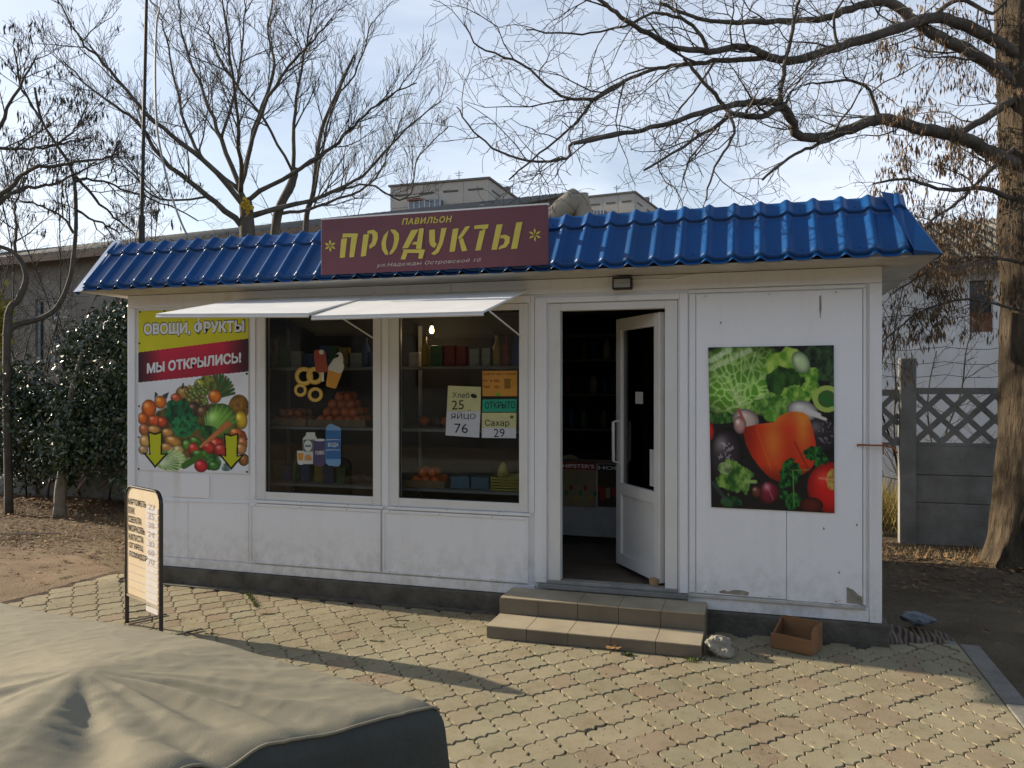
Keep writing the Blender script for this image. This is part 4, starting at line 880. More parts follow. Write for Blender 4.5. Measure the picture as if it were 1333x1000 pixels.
# ------------------------------------------------------------------ price board on the pavement
LA, LB_ = Vector((.964, -1.068, 0)), Vector((1.452, -1.290, 0)); bd = (LB_ - LA); bw = bd.length; ang = math.atan2(bd.y, bd.x)
pb = thing('price_board', 'narrow cream price board on two legs standing on the pavement', 'board', loc=tuple(LA), rz=ang)
hz = .985
fp = [(0, 0, .012)]
fp = [(0, 0, 0), (0, 0, hz - .09)] + [(.09 - .09 * math.cos(R(a)), 0, hz - .09 + .09 * math.sin(R(a))) for a in (20, 45, 70, 90)] + [(bw - .09 + .09 * math.sin(R(a)), 0, hz - .09 + .09 * math.cos(R(a))) for a in (0, 20, 45, 70, 90)] + [(bw, 0, 0)]
def ribbon(path, w_, t):                                   # flat bar bent along a path
    b = B(); n = len(path); path = [Vector(p) for p in path]
    for i, p in enumerate(path):
        d = (path[min(i + 1, n - 1)] - path[max(i - 1, 0)]).normalized(); o = Vector((d.z, 0, -d.x)) * t
        b.v += [tuple(p + o + Vector((0, -w_, 0))), tuple(p + o + Vector((0, w_, 0))), tuple(p + Vector((0, w_, 0))), tuple(p + Vector((0, -w_, 0)))]
    for i in range(n - 1):
        for k in range(4): a = i * 4 + k; c = i * 4 + (k + 1) % 4; b.f.append([a, c, c + 4, a + 4])
    b.f += [[0, 1, 2, 3][::-1], [n * 4 - 4, n * 4 - 3, n * 4 - 2, n * 4 - 1]]; return b
fix_normals(ribbon(fp, .014, .008).obj('frame', mat('dark_angle_iron', (.035, .022, .018), .4, .3, 12, .3, spec=.6), pb, bevel=.002))
pts = [(.006, 0, .22), (bw - .006, 0, .22), (bw - .008, 0, hz - .095)] + [(bw - .09 + .082 * math.sin(R(a)), 0, hz - .09 + .082 * math.cos(R(a))) for a in (70, 45, 20, 0)] + [(.09 - .082 * math.cos(R(a)), 0, hz - .09 + .082 * math.sin(R(a))) for a in (90, 70, 45, 20)] + [(.008, 0, hz - .095)]
q = B().prism([Vector(p) + Vector((0, -.004, 0)) for p in pts], (0, .006, 0)); fix_normals(q.obj('board_sheet', mat('yellowed_cream_board', (.64, .54, .37), .6, .08, 5, .08, 30, col2=(.62, .46, .29)), pb))
for x in (0, bw): B().box(x - .012, x + .012, .0, .285, .0, .006).obj('foot', blackm, pb)
B().box(.0, bw, -.008, .004, .20, .215).obj('cross_bar', mat('cream_bar', (.45, .36, .24), .6, .2), pb)
pap = plain('white_price_strip', (.66, .62, .60)); q = B()
for k in range(16): z = hz - .12 - k * .045; q.box(bw * .60, bw * .93, -.0068, -.0045, z - .040, z - .003)
q.obj('price_strip', pap, pb)
words_ = ['КАРТОФЕЛЬ', 'ЛУК', 'СВЕКЛА', 'МОРКОВЬ', 'КАПУСТА', 'ОГУРЕЦ', 'ПОМИДОР']; wx = [.50, .18, .36, .44, .40, .38, .50]; pr_ = ['23', '25', '28', '24', '30', '60', '70']
gi = plain('faded_grey_ink', (.40, .38, .40))
for k, w_ in enumerate(words_):
    z = hz - .135 - k * .062
    text('writing', w_, (.03 + .004 * k, -.006, z), bw * wx[k] * 1.08, .047, ink, pb, XU, ZU, .0012, .02)
    text('writing', pr_[k], (bw * .66, -.007, z - .004), bw * .17, .040, gi, pb, XU, ZU, .0012, 0)
q = B()
for k in range(5): q.tube([(.03, -.006, .49 - k * .055), (bw * .55, -.006, .488 - k * .055)], .0011, 4)
q.tube([(.03, -.006, .51), (.09, -.006, .512), (.20, -.006, .50)], .003, 4); q.obj('ruled_line', gi, pb)

# ------------------------------------------------------------------ covered stall in the foreground
tarpm = mat('olive_grey_tarpaulin', (.265, .235, .158), .85, .1, 2.2, .35, 210, .25, col2=(.215, .195, .14), detail=9, dist=.0016)
tarpd = mat('shaded_tarpaulin_side', (.055, .06, .05), .6, .15, 3, .4, 30, .35, dist=.003)  # same sheet, its shade away from the sun put into the colour
cs = thing('covered_stall', 'low stall table wrapped in a wrinkled olive tarpaulin in the foreground', 'covered table')
def CW(X, Y, z): return Vector((UC + X * TU[0] + Y * TU[1], -D0 - X * TN[0] - Y * TN[1], z))
# top sheet: (a) runs from the near right corner to the far left, (b) towards the camera
K1, K2, K4 = Vector((-.235, 2.52)), Vector((-2.95, 3.93)), Vector((-.80, 1.90))
K2 = Vector((-2.95, 4.05)); K3 = Vector((-4.2, 2.9)); K4 = Vector((-1.535, 1.49))
AP = Vector((-1.37, 2.54)); NA, NBB = 260, 150
vs = []
def edge1(t):                        # the far long edge sags a little between its supports
    return K1.lerp(K2, t) + Vector((0.0, -1)) * (.10 * math.sin(min(1, t * 1.25) * math.pi) * (1 if t < .8 else 0)) * .12
from mathutils import noise as mn
FOLDS = ((-4, 3.2, .020), (-11, 3.0, -.012), (-17, 2.6, .022), (-23, 3.2, -.020), (-29, 3.4, .026), (-37, 5, -.018), (-46, 4, .010), (-62, 10, -.040), (-80, 5, .006), (-100, 16, .024), (-128, 9, -.012), (-150, 8, .016), (-168, 8, -.014), (178, 5, .016), (150, 10, -.008), (60, 14, .008), (20, 8, -.006), (9, 3, .007))
for j in range(NBB + 1):
    for i in range(NA + 1):
        a, b_ = i / NA, j / NBB
        p = edge1(a).lerp(K4.lerp(K3, a), b_)
        d = p - AP; rr_ = d.length; th_ = math.atan2(d.y, d.x)
        z = .725
        z += .066 * math.exp(-(rr_ / .42) ** 1.5) + .006 * math.exp(-(rr_ / .09) ** 2)   # pole under the sheet
        z -= .035 * min(1, rr_ / 1.3) ** 2
        thd = math.degrees(th_); env = min(1, rr_ / .28) * math.exp(-(rr_ / .95) ** 2.2); side_fade = min(1, a / .06)
        for c_, w__, am in FOLDS:
            dth = (thd - c_ - 5 * math.sin(rr_ * 3 + c_) + 180) % 360 - 180
            z += am * math.exp(-(dth / w__) ** 2) * env * (.35 + .65 * min(1, rr_ / .5)) * (.5 + .5 * side_fade)
        nz_ = mn.noise(Vector((p.x * 2.2, p.y * 2.2, 1.0))); z += .007 * nz_
        near = math.exp(-((b_ - .50) / .28) ** 2) * math.exp(-((a - .16) / .15) ** 2)
        z += near * .6 * (.010 * mn.noise(Vector((p.x * 5, p.y * 8, 4))) + .003 * abs(mn.noise(Vector((p.x * 13 + p.y * 6, p.y * 15, 8)))))
        rn = mn.noise(Vector((p.x * 1.7 + 7, p.y * 3.6, 5))); z += .0045 * max(0, 1 - abs(rn) * 9) * .4
        rn = mn.noise(Vector((p.x * 6.1 + 2, p.y * 5.3, 9))); z += .0018 * max(0, 1 - abs(rn) * 8)
        z += .0020 * mn.noise(Vector((p.x * 9, p.y * 22, 2))) + .0014 * mn.noise(Vector((p.x * 30, p.y * 44, 3)))
        z += .010 * math.exp(-((p.y - (3.05 + .10 * math.sin(p.x * 3))) / .018) ** 2) * max(0, mn.noise(Vector((p.x * 1.8, 0, 6)))) 
        z -= .10 * max(0, (b_ - .50)) ** 1.2 * max(0, 1 - a * 1.8)
        e = min(1, a / .022); z -= .014 * (1 - e) ** 2; e = min(1, b_ / .02); z -= .014 * (1 - e) ** 2
        if a < .3: z += .022 * math.exp(-((b_ - .335) / .035) ** 2) * math.exp(-(a / .07) ** 2) - .026 * math.exp(-((b_ - .40) / .03) ** 2) * math.exp(-(a / .10) ** 2) + .012 * math.exp(-((b_ - .45) / .03) ** 2) * math.exp(-(a / .08) ** 2)
        vs.append(CW(p.x, p.y, z))
n = NA + 1; fs = [[j * n + i, (j + 1) * n + i, (j + 1) * n + i + 1, j * n + i + 1] for j in range(NBB) for i in range(NA)]
top_ = fix_normals(mesh('top_sheet', vs, fs, tarpm, cs, smooth=True))
def skirt(nm, idx, outd, m, drop=.66, amp=.02, seed=0, flare=.05):
    V = []; rows = 26; n = len(idx)
    for r_ in range(rows + 1):
        t = r_ / rows
        for k, ix in enumerate(idx):
            p = Vector(vs[ix]); rd = min(1, t / .06)
            w_ = amp * (math.sin(k * .11 + seed) * .6 + math.sin(k * .043 + 1 + seed) + .35 * math.sin(k * .31 + t * 3)) * t ** .7
            q_ = p + outd * (.022 * math.sin(rd * math.pi / 2) + flare * t + w_); q_.z = p.z - .004 - (p.z - .02) * t if t else p.z - .001
            V.append(q_)
    fs_ = [[j * n + i, (j + 1) * n + i, (j + 1) * n + i + 1, j * n + i + 1] for j in range(rows) for i in range(n - 1)]
    return fix_normals(mesh(nm, V, fs_, m, cs, smooth=True))
n = NA + 1
oR = (CW(K1.x, K1.y, 0) - CW(K2.x, K2.y, 0)).normalized(); oF = (CW(K1.x, K1.y, 0) - CW(K4.x, K4.y, 0)).normalized()
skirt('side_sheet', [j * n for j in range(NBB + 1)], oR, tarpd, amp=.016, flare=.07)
skirt('back_sheet', list(range(n)), oF, tarpm, amp=.01, seed=2, flare=-.03)
for j_ in (140,):                                      # lapped seams of the sheet, with their stitching
    q = B(); ps = [Vector(vs[j_ * n + i]) + Vector((0, 0, .0016)) for i in range(0, NA + 1, 3)]; q2 = [Vector(vs[(j_ + 2) * n + i]) + Vector((0, 0, .0022)) for i in range(0, NA + 1, 3)]
    q.add(ps + q2, [[i, i + 1, i + 1 + len(ps), i + len(ps)] for i in range(len(ps) - 1)]); q.obj('seam', tarpm, cs, smooth=True)
    q = B(); q.tube([a.lerp(b_, .3) + Vector((0, 0, .001)) for a, b_ in zip(ps, q2)], .0011, 4); q.obj('stitching', plain('dark_thread', (.09, .08, .06)), cs)
q = B(); q.tube([Vector(vs[j * n]) + oR * .006 + Vector((0, 0, .003)) for j in range(0, NBB + 1, 2)], .0045, 6); q.obj('seam_cord', tarpm, cs, smooth=True)
tb = B()
for X, Y in ((-.45, 2.42), (-1.45, 1.35), (-2.7, 3.6), (-3.3, 2.6)): p = CW(X, Y, 0); tb.box(p.x - .02, p.x + .02, p.y - .02, p.y + .02, 0, .62)
tb.obj('table_leg', blackm, cs)

# ------------------------------------------------------------------ crate, stone, leaf, sack
cw = mat('plywood_crate', (.27, .145, .07), .8, .25, 9, .3, 50, .2, col2=(.17, .09, .045), stretch=(.3, 1, 1))
c0, c1 = PZ(1003, 843), PZ(1049, 853); dx = (c1 - c0); dx.normalize(); dxa = math.atan2(dx.y, dx.x)
cr_ = thing('wooden_crate', 'small open plywood box lying by the concrete plinth', 'box', loc=(c0.x, c0.y, 0.003), rz=dxa)
CWD, CDP = .265, .19
B().box(0, CWD, 0, .010, 0, .095).obj('front_board', cw, cr_, bevel=.0015)
q = B().prism([(.0, .0105, 0), (.0, CDP, 0), (.0, CDP, .165), (.0, .0105, .07)], (.010, 0, 0)); fix_normals(q.obj('side_board', cw, cr_))
q = B().prism([(CWD - .010, .0105, 0), (CWD - .010, CDP, 0), (CWD - .010, CDP, .165), (CWD - .010, .05, .16), (CWD - .010, .0105, .13)], (.010, 0, 0)); fix_normals(q.obj('side_board', cw, cr_))
B().box(.0105, CWD - .0105, CDP - .010, CDP, 0, .17).obj('back_board', cw, cr_, bevel=.0015); B().box(.0105, CWD - .0105, .0105, CDP - .0105, 0, .008).obj('bottom_board', cw, cr_)
bm = bmesh.new(); bmesh.ops.create_icosphere(bm, subdivisions=4, radius=.088)
for v in bm.verts:
    k = 1 + .45 * mn.noise(v.co * 14) + .22 * mn.noise(v.co * 38) + .09 * mn.noise(v.co * 90); v.co *= k; v.co.x *= .95; v.co.z *= .78
    v.co.z = max(v.co.z, -.045)
me = bpy.data.meshes.new('stone'); bm.to_mesh(me); bm.free()
o = link('stone', me, mat('pale_limestone', (.36, .335, .27), .95, .15, 20, .7, 60, .2)); p = PZ(938, 853); o.location = (p.x, p.y + .02, .045); tag(o, 'rough pale limestone lump beside the tiled steps', 'stone')
q = B(); random.seed(3)
n = 14; pts = []
for k in range(n): a = 2 * math.pi * k / n; r_ = .042 * (1 + .35 * math.cos(5 * a)); pts.append((r_ * math.cos(a), r_ * math.sin(a) * .8, .012 + .022 * (r_ / .05) ** 2 + random.uniform(-.004, .01)))
q.add([(0, 0, .03)] + pts, [[0, i + 1, (i + 1) % n + 1] for i in range(n)])
o = q.obj('dry_leaf', mat('dry_brown_leaf', (.42, .22, .08), .8, .2, 20, .2), None, loc=tuple(PZ(798, 849) + Vector((0, 0, 0)))); o.modifiers.new('t', 'SOLIDIFY').thickness = .002; tag(o, 'curled brown leaf lying in front of the lower step', 'leaf')
# striped cardboard sack with a crumpled plastic bag on it
m = bpy.data.materials.new('striped_card'); m.use_nodes = True; t = m.node_tree; w_ = t.nodes.new('ShaderNodeTexWave'); w_.inputs['Scale'].default_value = 9; w_.inputs['Distortion'].default_value = 5; w_.inputs['Detail'].default_value = 2
c_ = t.nodes.new('ShaderNodeValToRGB'); c_.color_ramp.elements[0].position = .42; c_.color_ramp.elements[0].color = (.012, .01, .01, 1); c_.color_ramp.elements[1].position = .52; c_.color_ramp.elements[1].color = (.15, .085, .035, 1)
tc_ = t.nodes.new('ShaderNodeTexCoord'); t.links.new(tc_.outputs['Object'], w_.inputs[0]); t.links.new(w_.outputs['Fac'], c_.inputs[0]); t.links.new(c_.outputs[0], t.nodes['Principled BSDF'].inputs['Base Color'])
q = B(); nx, ny = 22, 10; p0, p1 = PZ(1160, 838), PZ(1246, 838)
for j in range(ny + 1):
    for i in range(nx + 1):
        a, c = i / nx, j / ny; pp = p0.lerp(p1, a); h_ = .10 * (1 - a) ** .6 * math.sin(min(1, c * 1.4) * math.pi / 2) * (1 - .25 * c) + .012 * math.sin(a * 17 + c * 7)
        q.v.append((pp.x, pp.y + .0 + c * .20, max(-.01, h_ - .01)))
n = nx + 1; q.f = [[j * n + i, j * n + i + 1, (j + 1) * n + i + 1, (j + 1) * n + i] for j in range(ny) for i in range(nx)]
o = q.obj('crumpled_sack', m, None, smooth=True); tag(o, 'black striped brown paper sack crumpled at the kiosk corner', 'sack')
bm = bmesh.new(); bmesh.ops.create_icosphere(bm, subdivisions=4, radius=.07)
for v in bm.verts:
    k = 1 + .5 * abs(mn.noise(v.co * 22)) + .35 * mn.noise(v.co * 11); v.co *= k; v.co.z *= .5; v.co.x *= 1.3
me = bpy.data.meshes.new('plastic_bag'); bm.to_mesh(me); bm.free(); pm_ = mat('translucent_plastic', (.13, .15, .17), .35, .15, 10, .2, 60, .5)
o = link('plastic_bag', me, pm_, smooth=True); pp = PZ(1196, 830); o.location = (pp.x, pp.y + .10, .10); tag(o, 'crumpled clear plastic bag lying on the striped sack', 'plastic bag')
# ------------------------------------------------------------------ inside the kiosk
random.seed(21)
wood = mat('pale_shelf_board', (.30, .29, .27), .7, .1, 5, .1)
sh = thing('display_shelving', 'dark display shelves of pale boards behind the shop windows', 'shelving')
for z, w0 in ((1.84, .36), (1.34, .50), (.86, .55)):
    for u0, u1 in ((1.15, 2.46), (2.47, 3.52)): B().fr(u0, u1, -.22 - w0 * .9, -.22, z - .022, z).obj('shelf_board', wood, sh)
for u in (1.15, 2.455, 3.50):
    for v in (-.24, -.66): B().fr(u, u + .028, v - .02, v, .24, 2.2).obj('upright', wood, sh)
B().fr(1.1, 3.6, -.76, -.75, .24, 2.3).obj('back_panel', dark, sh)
bs = thing('back_shelving', 'tall dark goods shelves along the rear wall seen through the door', 'shelving')
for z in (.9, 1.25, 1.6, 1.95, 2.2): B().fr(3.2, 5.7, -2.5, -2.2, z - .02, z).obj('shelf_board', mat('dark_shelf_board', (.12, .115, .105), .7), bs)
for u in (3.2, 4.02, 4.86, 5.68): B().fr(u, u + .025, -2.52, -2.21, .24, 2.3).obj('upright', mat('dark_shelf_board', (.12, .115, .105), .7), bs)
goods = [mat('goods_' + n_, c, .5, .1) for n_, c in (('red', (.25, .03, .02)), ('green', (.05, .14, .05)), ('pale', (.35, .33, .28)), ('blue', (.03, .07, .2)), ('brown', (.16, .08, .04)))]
jn = ['red', 'green', 'pale', 'blue', 'brown']; bt = [lathe('jar', [(.035, 0), (.038, .02), (.038, .13), (.025, .16), (.025, .19)], g_, 10) for g_ in goods]
for z in (1.25, 1.6, 1.95):
    u = 3.3
    while u < 4.8:
        if random.random() < .8:
            jc = random.randrange(5); o = link('jar', bt[jc], loc=(u, 2.32 + random.uniform(-.05, .05), z)); tag(o, 'dim %s jar standing on the dark shelves at the back of the shop' % jn[jc], 'jar', '%s jars on the rear shelves' % jn[jc])
        u += random.uniform(.09, .16)
ct = thing('shop_counter', 'low white counter inside the shop behind the open door', 'counter')
B().fr(3.45, 5.3, -2.05, -1.52, .30, .98).obj('body', mat('white_counter', (.50, .52, .53), .5), ct, bevel=.006); B().fr(3.43, 5.32, -2.07, -1.49, .982, 1.01).obj('top', mat('dark_counter_top', (.1, .09, .08), .4), ct); B().fr(3.5, 5.25, -2.0, -1.56, .235, .299).obj('base', blackm, ct)
def adv(name, label, u0, u1, z0, z1, base, head, body, art):
    t = thing(name, label, 'poster'); v = -1.515
    B().fr(u0, u1, v, v + .003, z0, z1).obj('sheet', base, t); B().fr(u0, u1, v + .0032, v + .0044, z1 - .15 * (z1 - z0), z1).obj('headline_band', head, t)
    text('headline', body, (u0 + .02 * (u1 - u0), -v - .0045, z1 - .12 * (z1 - z0)), (u1 - u0) * .94, .09 * (z1 - z0), pale, t, XU, ZU, .0008, .03); art(t, v + .0035); return t
red = plain('red_print', (.34, .03, .03)); tanp = plain('tan_print', (.30, .25, .15))
def a1(t, v):
    rr = random.Random(2); cols = [plain('gold_print', (.45, .28, .05)), plain('green_print2', (.06, .2, .1)), red]
    for k in range(9): flat('packet_print', [Vector((3.505 + .045 * k + x * .03, -v - .0004 * (k + 1), .62 + (k % 3) * .05 + z * .05)) for x, z in ((0, 0), (1, .1), (1, 1), (0, .9))], cols[k % 3], t, 0, 0)
    flat('packet_print', [Vector((3.60 + .16 * math.cos(a) * .8, -v - .0002, .90 + .15 * math.sin(a))) for a in [k * 2 * math.pi / 16 for k in range(16)]], plain('dull_yellow_print', (.26, .24, .12)), t, 0, 0)
pA, pB = P(729, 600, -1.515), P(776, 676, -1.515)
adv('snack_poster', 'snack poster with a red headline band on the counter inside the door', 3.47, pB.x, .57, 1.0 if False else .975, tanp, red, "CHIPSTER'S", a1)
def a2(t, v):
    for k in range(5): flat('packet_print', [Vector((pB.x + .04 + .05 * k, -v - .0003 * (k + 1), .64 + .02 * k)), Vector((pB.x + .08 + .05 * k, -v - .0003 * (k + 1), .64 + .02 * k)), Vector((pB.x + .08 + .05 * k, -v - .0003 * (k + 1), .76)), Vector((pB.x + .04 + .05 * k, -v - .0003 * (k + 1), .75))], (red, tanp)[k % 2], t, 0, 0)
adv('snack_poster', 'dark snack poster right of the red banded one on the counter', pB.x + .015, pB.x + .33, .58, .965, plain('dark_brown_print', (.07, .05, .035)), plain('dark_blue_print', (.03, .045, .07)), 'HOUSE', a2)
# fruit trays
orange = mat('orange_peel', (.75, .20, .03), .45, .1, 8, .3, 120, .5, rand=.12, col2=(.70, .13, .02)); apple = mat('red_apple_skin', (.45, .05, .03), .35, .3, 6, .05, 20, .5, rand=.2, col2=(.55, .25, .07))
OM, AM = sphere_mesh('orange', .042, orange, 14, 9, .94), sphere_mesh('apple', .038, apple, 14, 9, .9)
def tray(u0, u1, v0, v1, z, m, lab):
    t = thing('fruit_tray', lab, 'tray'); th = .010; h_ = .06
    for a in ((u0, u1, v1 - th, v1), (u0, u1, v0, v0 + th), (u0, u0 + th, v0 + th, v1 - th), (u1 - th, u1, v0 + th, v1 - th)): B().fr(*a, z + .003, z + h_).obj('side_board', m, t)
    B().fr(u0 + th, u1 - th, v0 + th, v1 - th, z + .003, z + .009).obj('bottom_board', m, t)
trw = mat('tray_wood', (.34, .22, .12), .8, .2, 8, .2)
tray(1.22, 1.60, -.55, -.25, 1.34, trw, 'left wooden fruit tray of apples on the middle window shelf'); tray(1.62, 2.16, -.60, -.25, 1.34, trw, 'wooden tray heaped with oranges in the left shop window')
def heap(u0, u1, v0, v1, z, ms, r_, rows, lab, cat, grp):
    for k in range(rows):
        n = int((u1 - u0 - k * r_ * 2.2) / (2.02 * r_)); u = (u0 + u1) / 2 - (n - 1) * r_ * 1.01
        m_ = max(1, int((v1 - v0 - k * r_ * 1.2) / (2.02 * r_)))
        for i in range(n):
            for j in range(m_):
                o = link(cat, ms, loc=(u + i * 2.02 * r_ + random.uniform(-.004, .004), -(v1 - r_ - .012 - k * r_ * .55 - j * 2.02 * r_), z + r_ + .010 + k * r_ * 1.62 + random.uniform(-.004, .004)))
                o.rotation_euler = (random.uniform(-1, 1), random.uniform(-1, 1), random.random() * 6); tag(o, lab, cat, grp)
heap(1.64, 2.14, -.58, -.25, 1.342, OM, .042, 4, 'orange in the heaped tray in the left shop window', 'orange', 'oranges heaped in the window tray')
heap(1.24, 1.58, -.53, -.25, 1.342, AM, .038, 2, 'red apple in the tray left of the oranges', 'apple', 'apples in the window tray')
tray(2.50, 2.86, -.55, -.25, .86, trw, 'wooden tray of oranges on the lowest shelf, right window')
heap(2.52, 2.84, -.53, -.25, .862, OM, .042, 2, 'orange in the low tray behind the right window', 'orange', 'oranges on the lowest shelf')
for k, (u, w_) in enumerate(((2.90, .16), (3.075, .15))):
    b = B().fr(u, u + w_, -.42, -.28, .863, .96); o = b.obj('carton', mat('pale_blue_carton', (.10, .20, .27), .6), None, bevel=.004); tag(o, ('left blue carton beside the orange tray on the lowest shelf', 'right blue carton next to the yellow crate')[k], 'carton')
yc = thing('yellow_crate', 'yellow plastic crate with pale squash on the lowest window shelf', 'crate'); ym = mat('yellow_plastic', (.42, .34, .05), .5, .1)
for k in range(5): B().fr(3.25, 3.495, -.26, -.25, .865 + k * .022, .879 + k * .022).obj('slat', ym, yc)
B().fr(3.25, 3.258, -.5, -.2605, .865, .975).fr(3.487, 3.495, -.5, -.2605, .865, .975).fr(3.25, 3.495, -.508, -.5005, .865, .975).obj('side', ym, yc)
sq = lathe('squash', [(.012, 0), (.035, .01), (.045, .05), (.038, .10), (.02, .14), (.01, .15)], mat('pale_yellow_skin', (.50, .44, .12), .5), 12)
for k, (u, t_) in enumerate(((3.31, .1), (3.38, 1.2), (3.44, 1.4))):
    o = link('squash', sq, loc=(u, .36, .93)); o.rotation_euler = (t_, .1, k); tag(o, 'pale yellow squash lying in the yellow crate', 'squash', 'squashes in the yellow crate')
for k, (u, c_) in enumerate(((2.60, 0), (2.72, 4), (2.80, 0))):
    o = link('vegetable', sphere_mesh('vegetable', .05, (orange, goods[4])[c_ > 0], 12, 8, .8), loc=(u, .45, 1.39)); tag(o, 'round vegetable on the middle shelf behind the right window', 'vegetable', 'vegetables on the middle shelf, right window')
pine = lathe('pineapple', [(.03, 0), (.06, .03), (.068, .09), (.055, .15), (.02, .18)], mat('pineapple_skin', (.12, .08, .03), .7, .4, 60, .9, 60), 14)
o = link('pineapple', pine, loc=(2.24, .34, 1.342)); tag(o, 'dark pineapple at the right end of the middle shelf', 'pineapple'); B().tube([(0, 0, .17), (.02, 0, .26)], [.02, .002], 6).tube([(0, 0, .17), (-.03, .01, .25)], [.02, .002], 6).tube([(0, 0, .17), (0, -.03, .24)], [.02, .002], 6).obj('leaf_crown', goods[1], o)
veg = mat('dim_greens', (.12, .15, .07), .8, .4, 20, .6, 40)
for k in range(9):
    o = link('potato', sphere_mesh('potato', .042, mat('potato_skin', (.20, .14, .08), .9, .2, 10, .3), 10, 7, .75, .06), loc=(1.95 + .052 * (k % 6) + random.uniform(-.01, .01), .34 + .07 * (k // 6), .90)); tag(o, 'potato on the lowest shelf behind the left window', 'potato', 'potatoes on the lowest shelf')
# packets and bottles crowding the upper shelves
pk_ = [mat('packet_' + n_, c, .45, .15, 30) for n_, c in (('red', (.30, .04, .03)), ('yellow', (.38, .28, .05)), ('green', (.06, .17, .06)), ('white', (.42, .42, .40)), ('blue', (.04, .09, .24)))]; pnm = ['red', 'yellow', 'green', 'white', 'blue']
bo_ = [lathe('bottle', [(.03, 0), (.034, .01), (.034, .15), (.012, .20), (.012, .24), (.014, .245)], g_, 10) for g_ in pk_]
for zs, ua, ub, vv, where_ in ((1.842, 1.22, 2.42, -.30, 'top shelf of the left window'), (1.842, 2.52, 3.46, -.30, 'top shelf of the right window'), (.862, 1.22, 1.88, -.30, 'lowest shelf of the left window'), (1.342, 2.92, 3.46, -.30, 'middle shelf of the right window'), (1.342, 2.28, 2.42, -.30, 'middle shelf of the left window')):
    u = ua
    while u < ub:
        c = random.randrange(5)
        if random.random() < .5:
            w_, h_ = random.uniform(.07, .12), random.uniform(.10, .19); b = B().box(0, w_, 0, .06, 0, h_); o = b.obj('packet', pk_[c], None, bevel=.004, loc=(u, -vv + random.uniform(0, .06), zs)); tag(o, '%s packet standing on the %s' % (pnm[c], where_), 'packet', '%s packets, %s' % (pnm[c], where_)); u += w_ + random.uniform(.008, .03)
        else:
            o = link('bottle', bo_[c], loc=(u + .034, -vv + .035, zs)); tag(o, '%s bottle standing on the %s' % (pnm[c], where_), 'bottle', '%s bottles, %s' % (pnm[c], where_)); u += .078
# the lit bulb on its cord
bl = thing('ceiling_bulb', 'bare lit light bulb hanging behind the right shop window', 'lamp', loc=tuple(P(562, 430, -.45)))
em = bpy.data.materials.new('lit_filament_glass'); em.use_nodes = True; pbn = em.node_tree.nodes['Principled BSDF']; pbn.inputs['Base Color'].default_value = (1, .75, .4, 1); pbn.inputs['Emission Color'].default_value = (1, .62, .28, 1); pbn.inputs['Emission Strength'].default_value = 9
link('bulb', lathe('bulb', [(.004, -.028), (.014, -.022), (.019, -.010), (.019, .004), (.012, .024), (.010, .034)], em, 12), None, bl)
B().tube([(0, 0, .034), (0, 0, .07)], .012, 8).tube([(0, 0, .07), (0, 0, 2.418 - bl.location.z)], .003, 4).obj('lamp_holder', blackm, bl)
pl = bpy.data.lights.new('bulb_light', 'POINT'); pl.energy = .8; pl.color = (1, .7, .4); pl.shadow_soft_size = .03; plo = bpy.data.objects.new('bulb_light', pl); COL.objects.link(plo); plo.parent = bl; plo.location = (0, -.0, -.06)

reflection_bulb = thing('ceiling_bulb', 'small glowing bulb added for a reflection in the left shop window above the lolly sticker', 'lamp', loc=tuple(P(424, 455, -.9)))  # added bulb, glowing in place of a lamp's reflection on the pane
link('bulb', lathe('bulb', [(.004, -.02), (.012, -.014), (.014, -.004), (.012, .012), (.008, .02)], em, 12), None, reflection_bulb); B().tube([(0, 0, .02), (0, 0, .04)], .009, 8).tube([(0, 0, .04), (0, 0, 2.418 - reflection_bulb.location.z)], .003, 4).obj('lamp_holder', blackm, reflection_bulb)
# ------------------------------------------------------------------ concrete fence behind (parallel to the shop front)
FV = -3.85
cf = thing('concrete_fence', 'weathered grey concrete panel fence with lattice tops behind the kiosk', 'fence')
pk = [-13.3, -11.3, -9.3, -7.3, -5.3, -3.3, -1.3, .8, 2.8, 4.8, 6.80, 8.9, 10.9]
for u in pk: B().fr(u - .07, u + .09, FV - .09, FV + .08, -.2, 1.98 if u > 5 else 1.9).obj('fence_post', fconc, cf, bevel=.012)
def lattice(u0, u1, z0, z1):
    q = B(); th = .05; q.fr(u0, u1, FV - .03, FV + .03, z1 - .07, z1); q.fr(u0, u1, FV - .03, FV + .03, z0, z0 + .03)
    w_ = u1 - u0; hh = z1 - z0 - .1; s_ = .255
    for dr_ in (1, -1):
        k = -hh
        while k < w_:
            pts = []
            a0 = max(0, k); a1 = min(w_, k + hh)
            if a1 - a0 > .04:
                y0 = (a0 - k); y1 = (a1 - k)
                if dr_ < 0: y0, y1 = hh - y0, hh - y1
                p, r_ = Vector((u0 + a0, -FV, z0 + .03 + y0)), Vector((u0 + a1, -FV, z0 + .03 + y1)); d = (r_ - p).normalized(); o = Vector((-d.z, 0, d.x)) * .027
                yy = .024 + .0015 * dr_
                q.prism([p - o + Vector((0, -yy, 0)), r_ - o + Vector((0, -yy, 0)), r_ + o + Vector((0, -yy, 0)), p + o + Vector((0, -yy, 0))], (0, 2 * yy, 0))
            k += s_
    return fix_normals(q.obj('lattice_panel', fconc, cf))
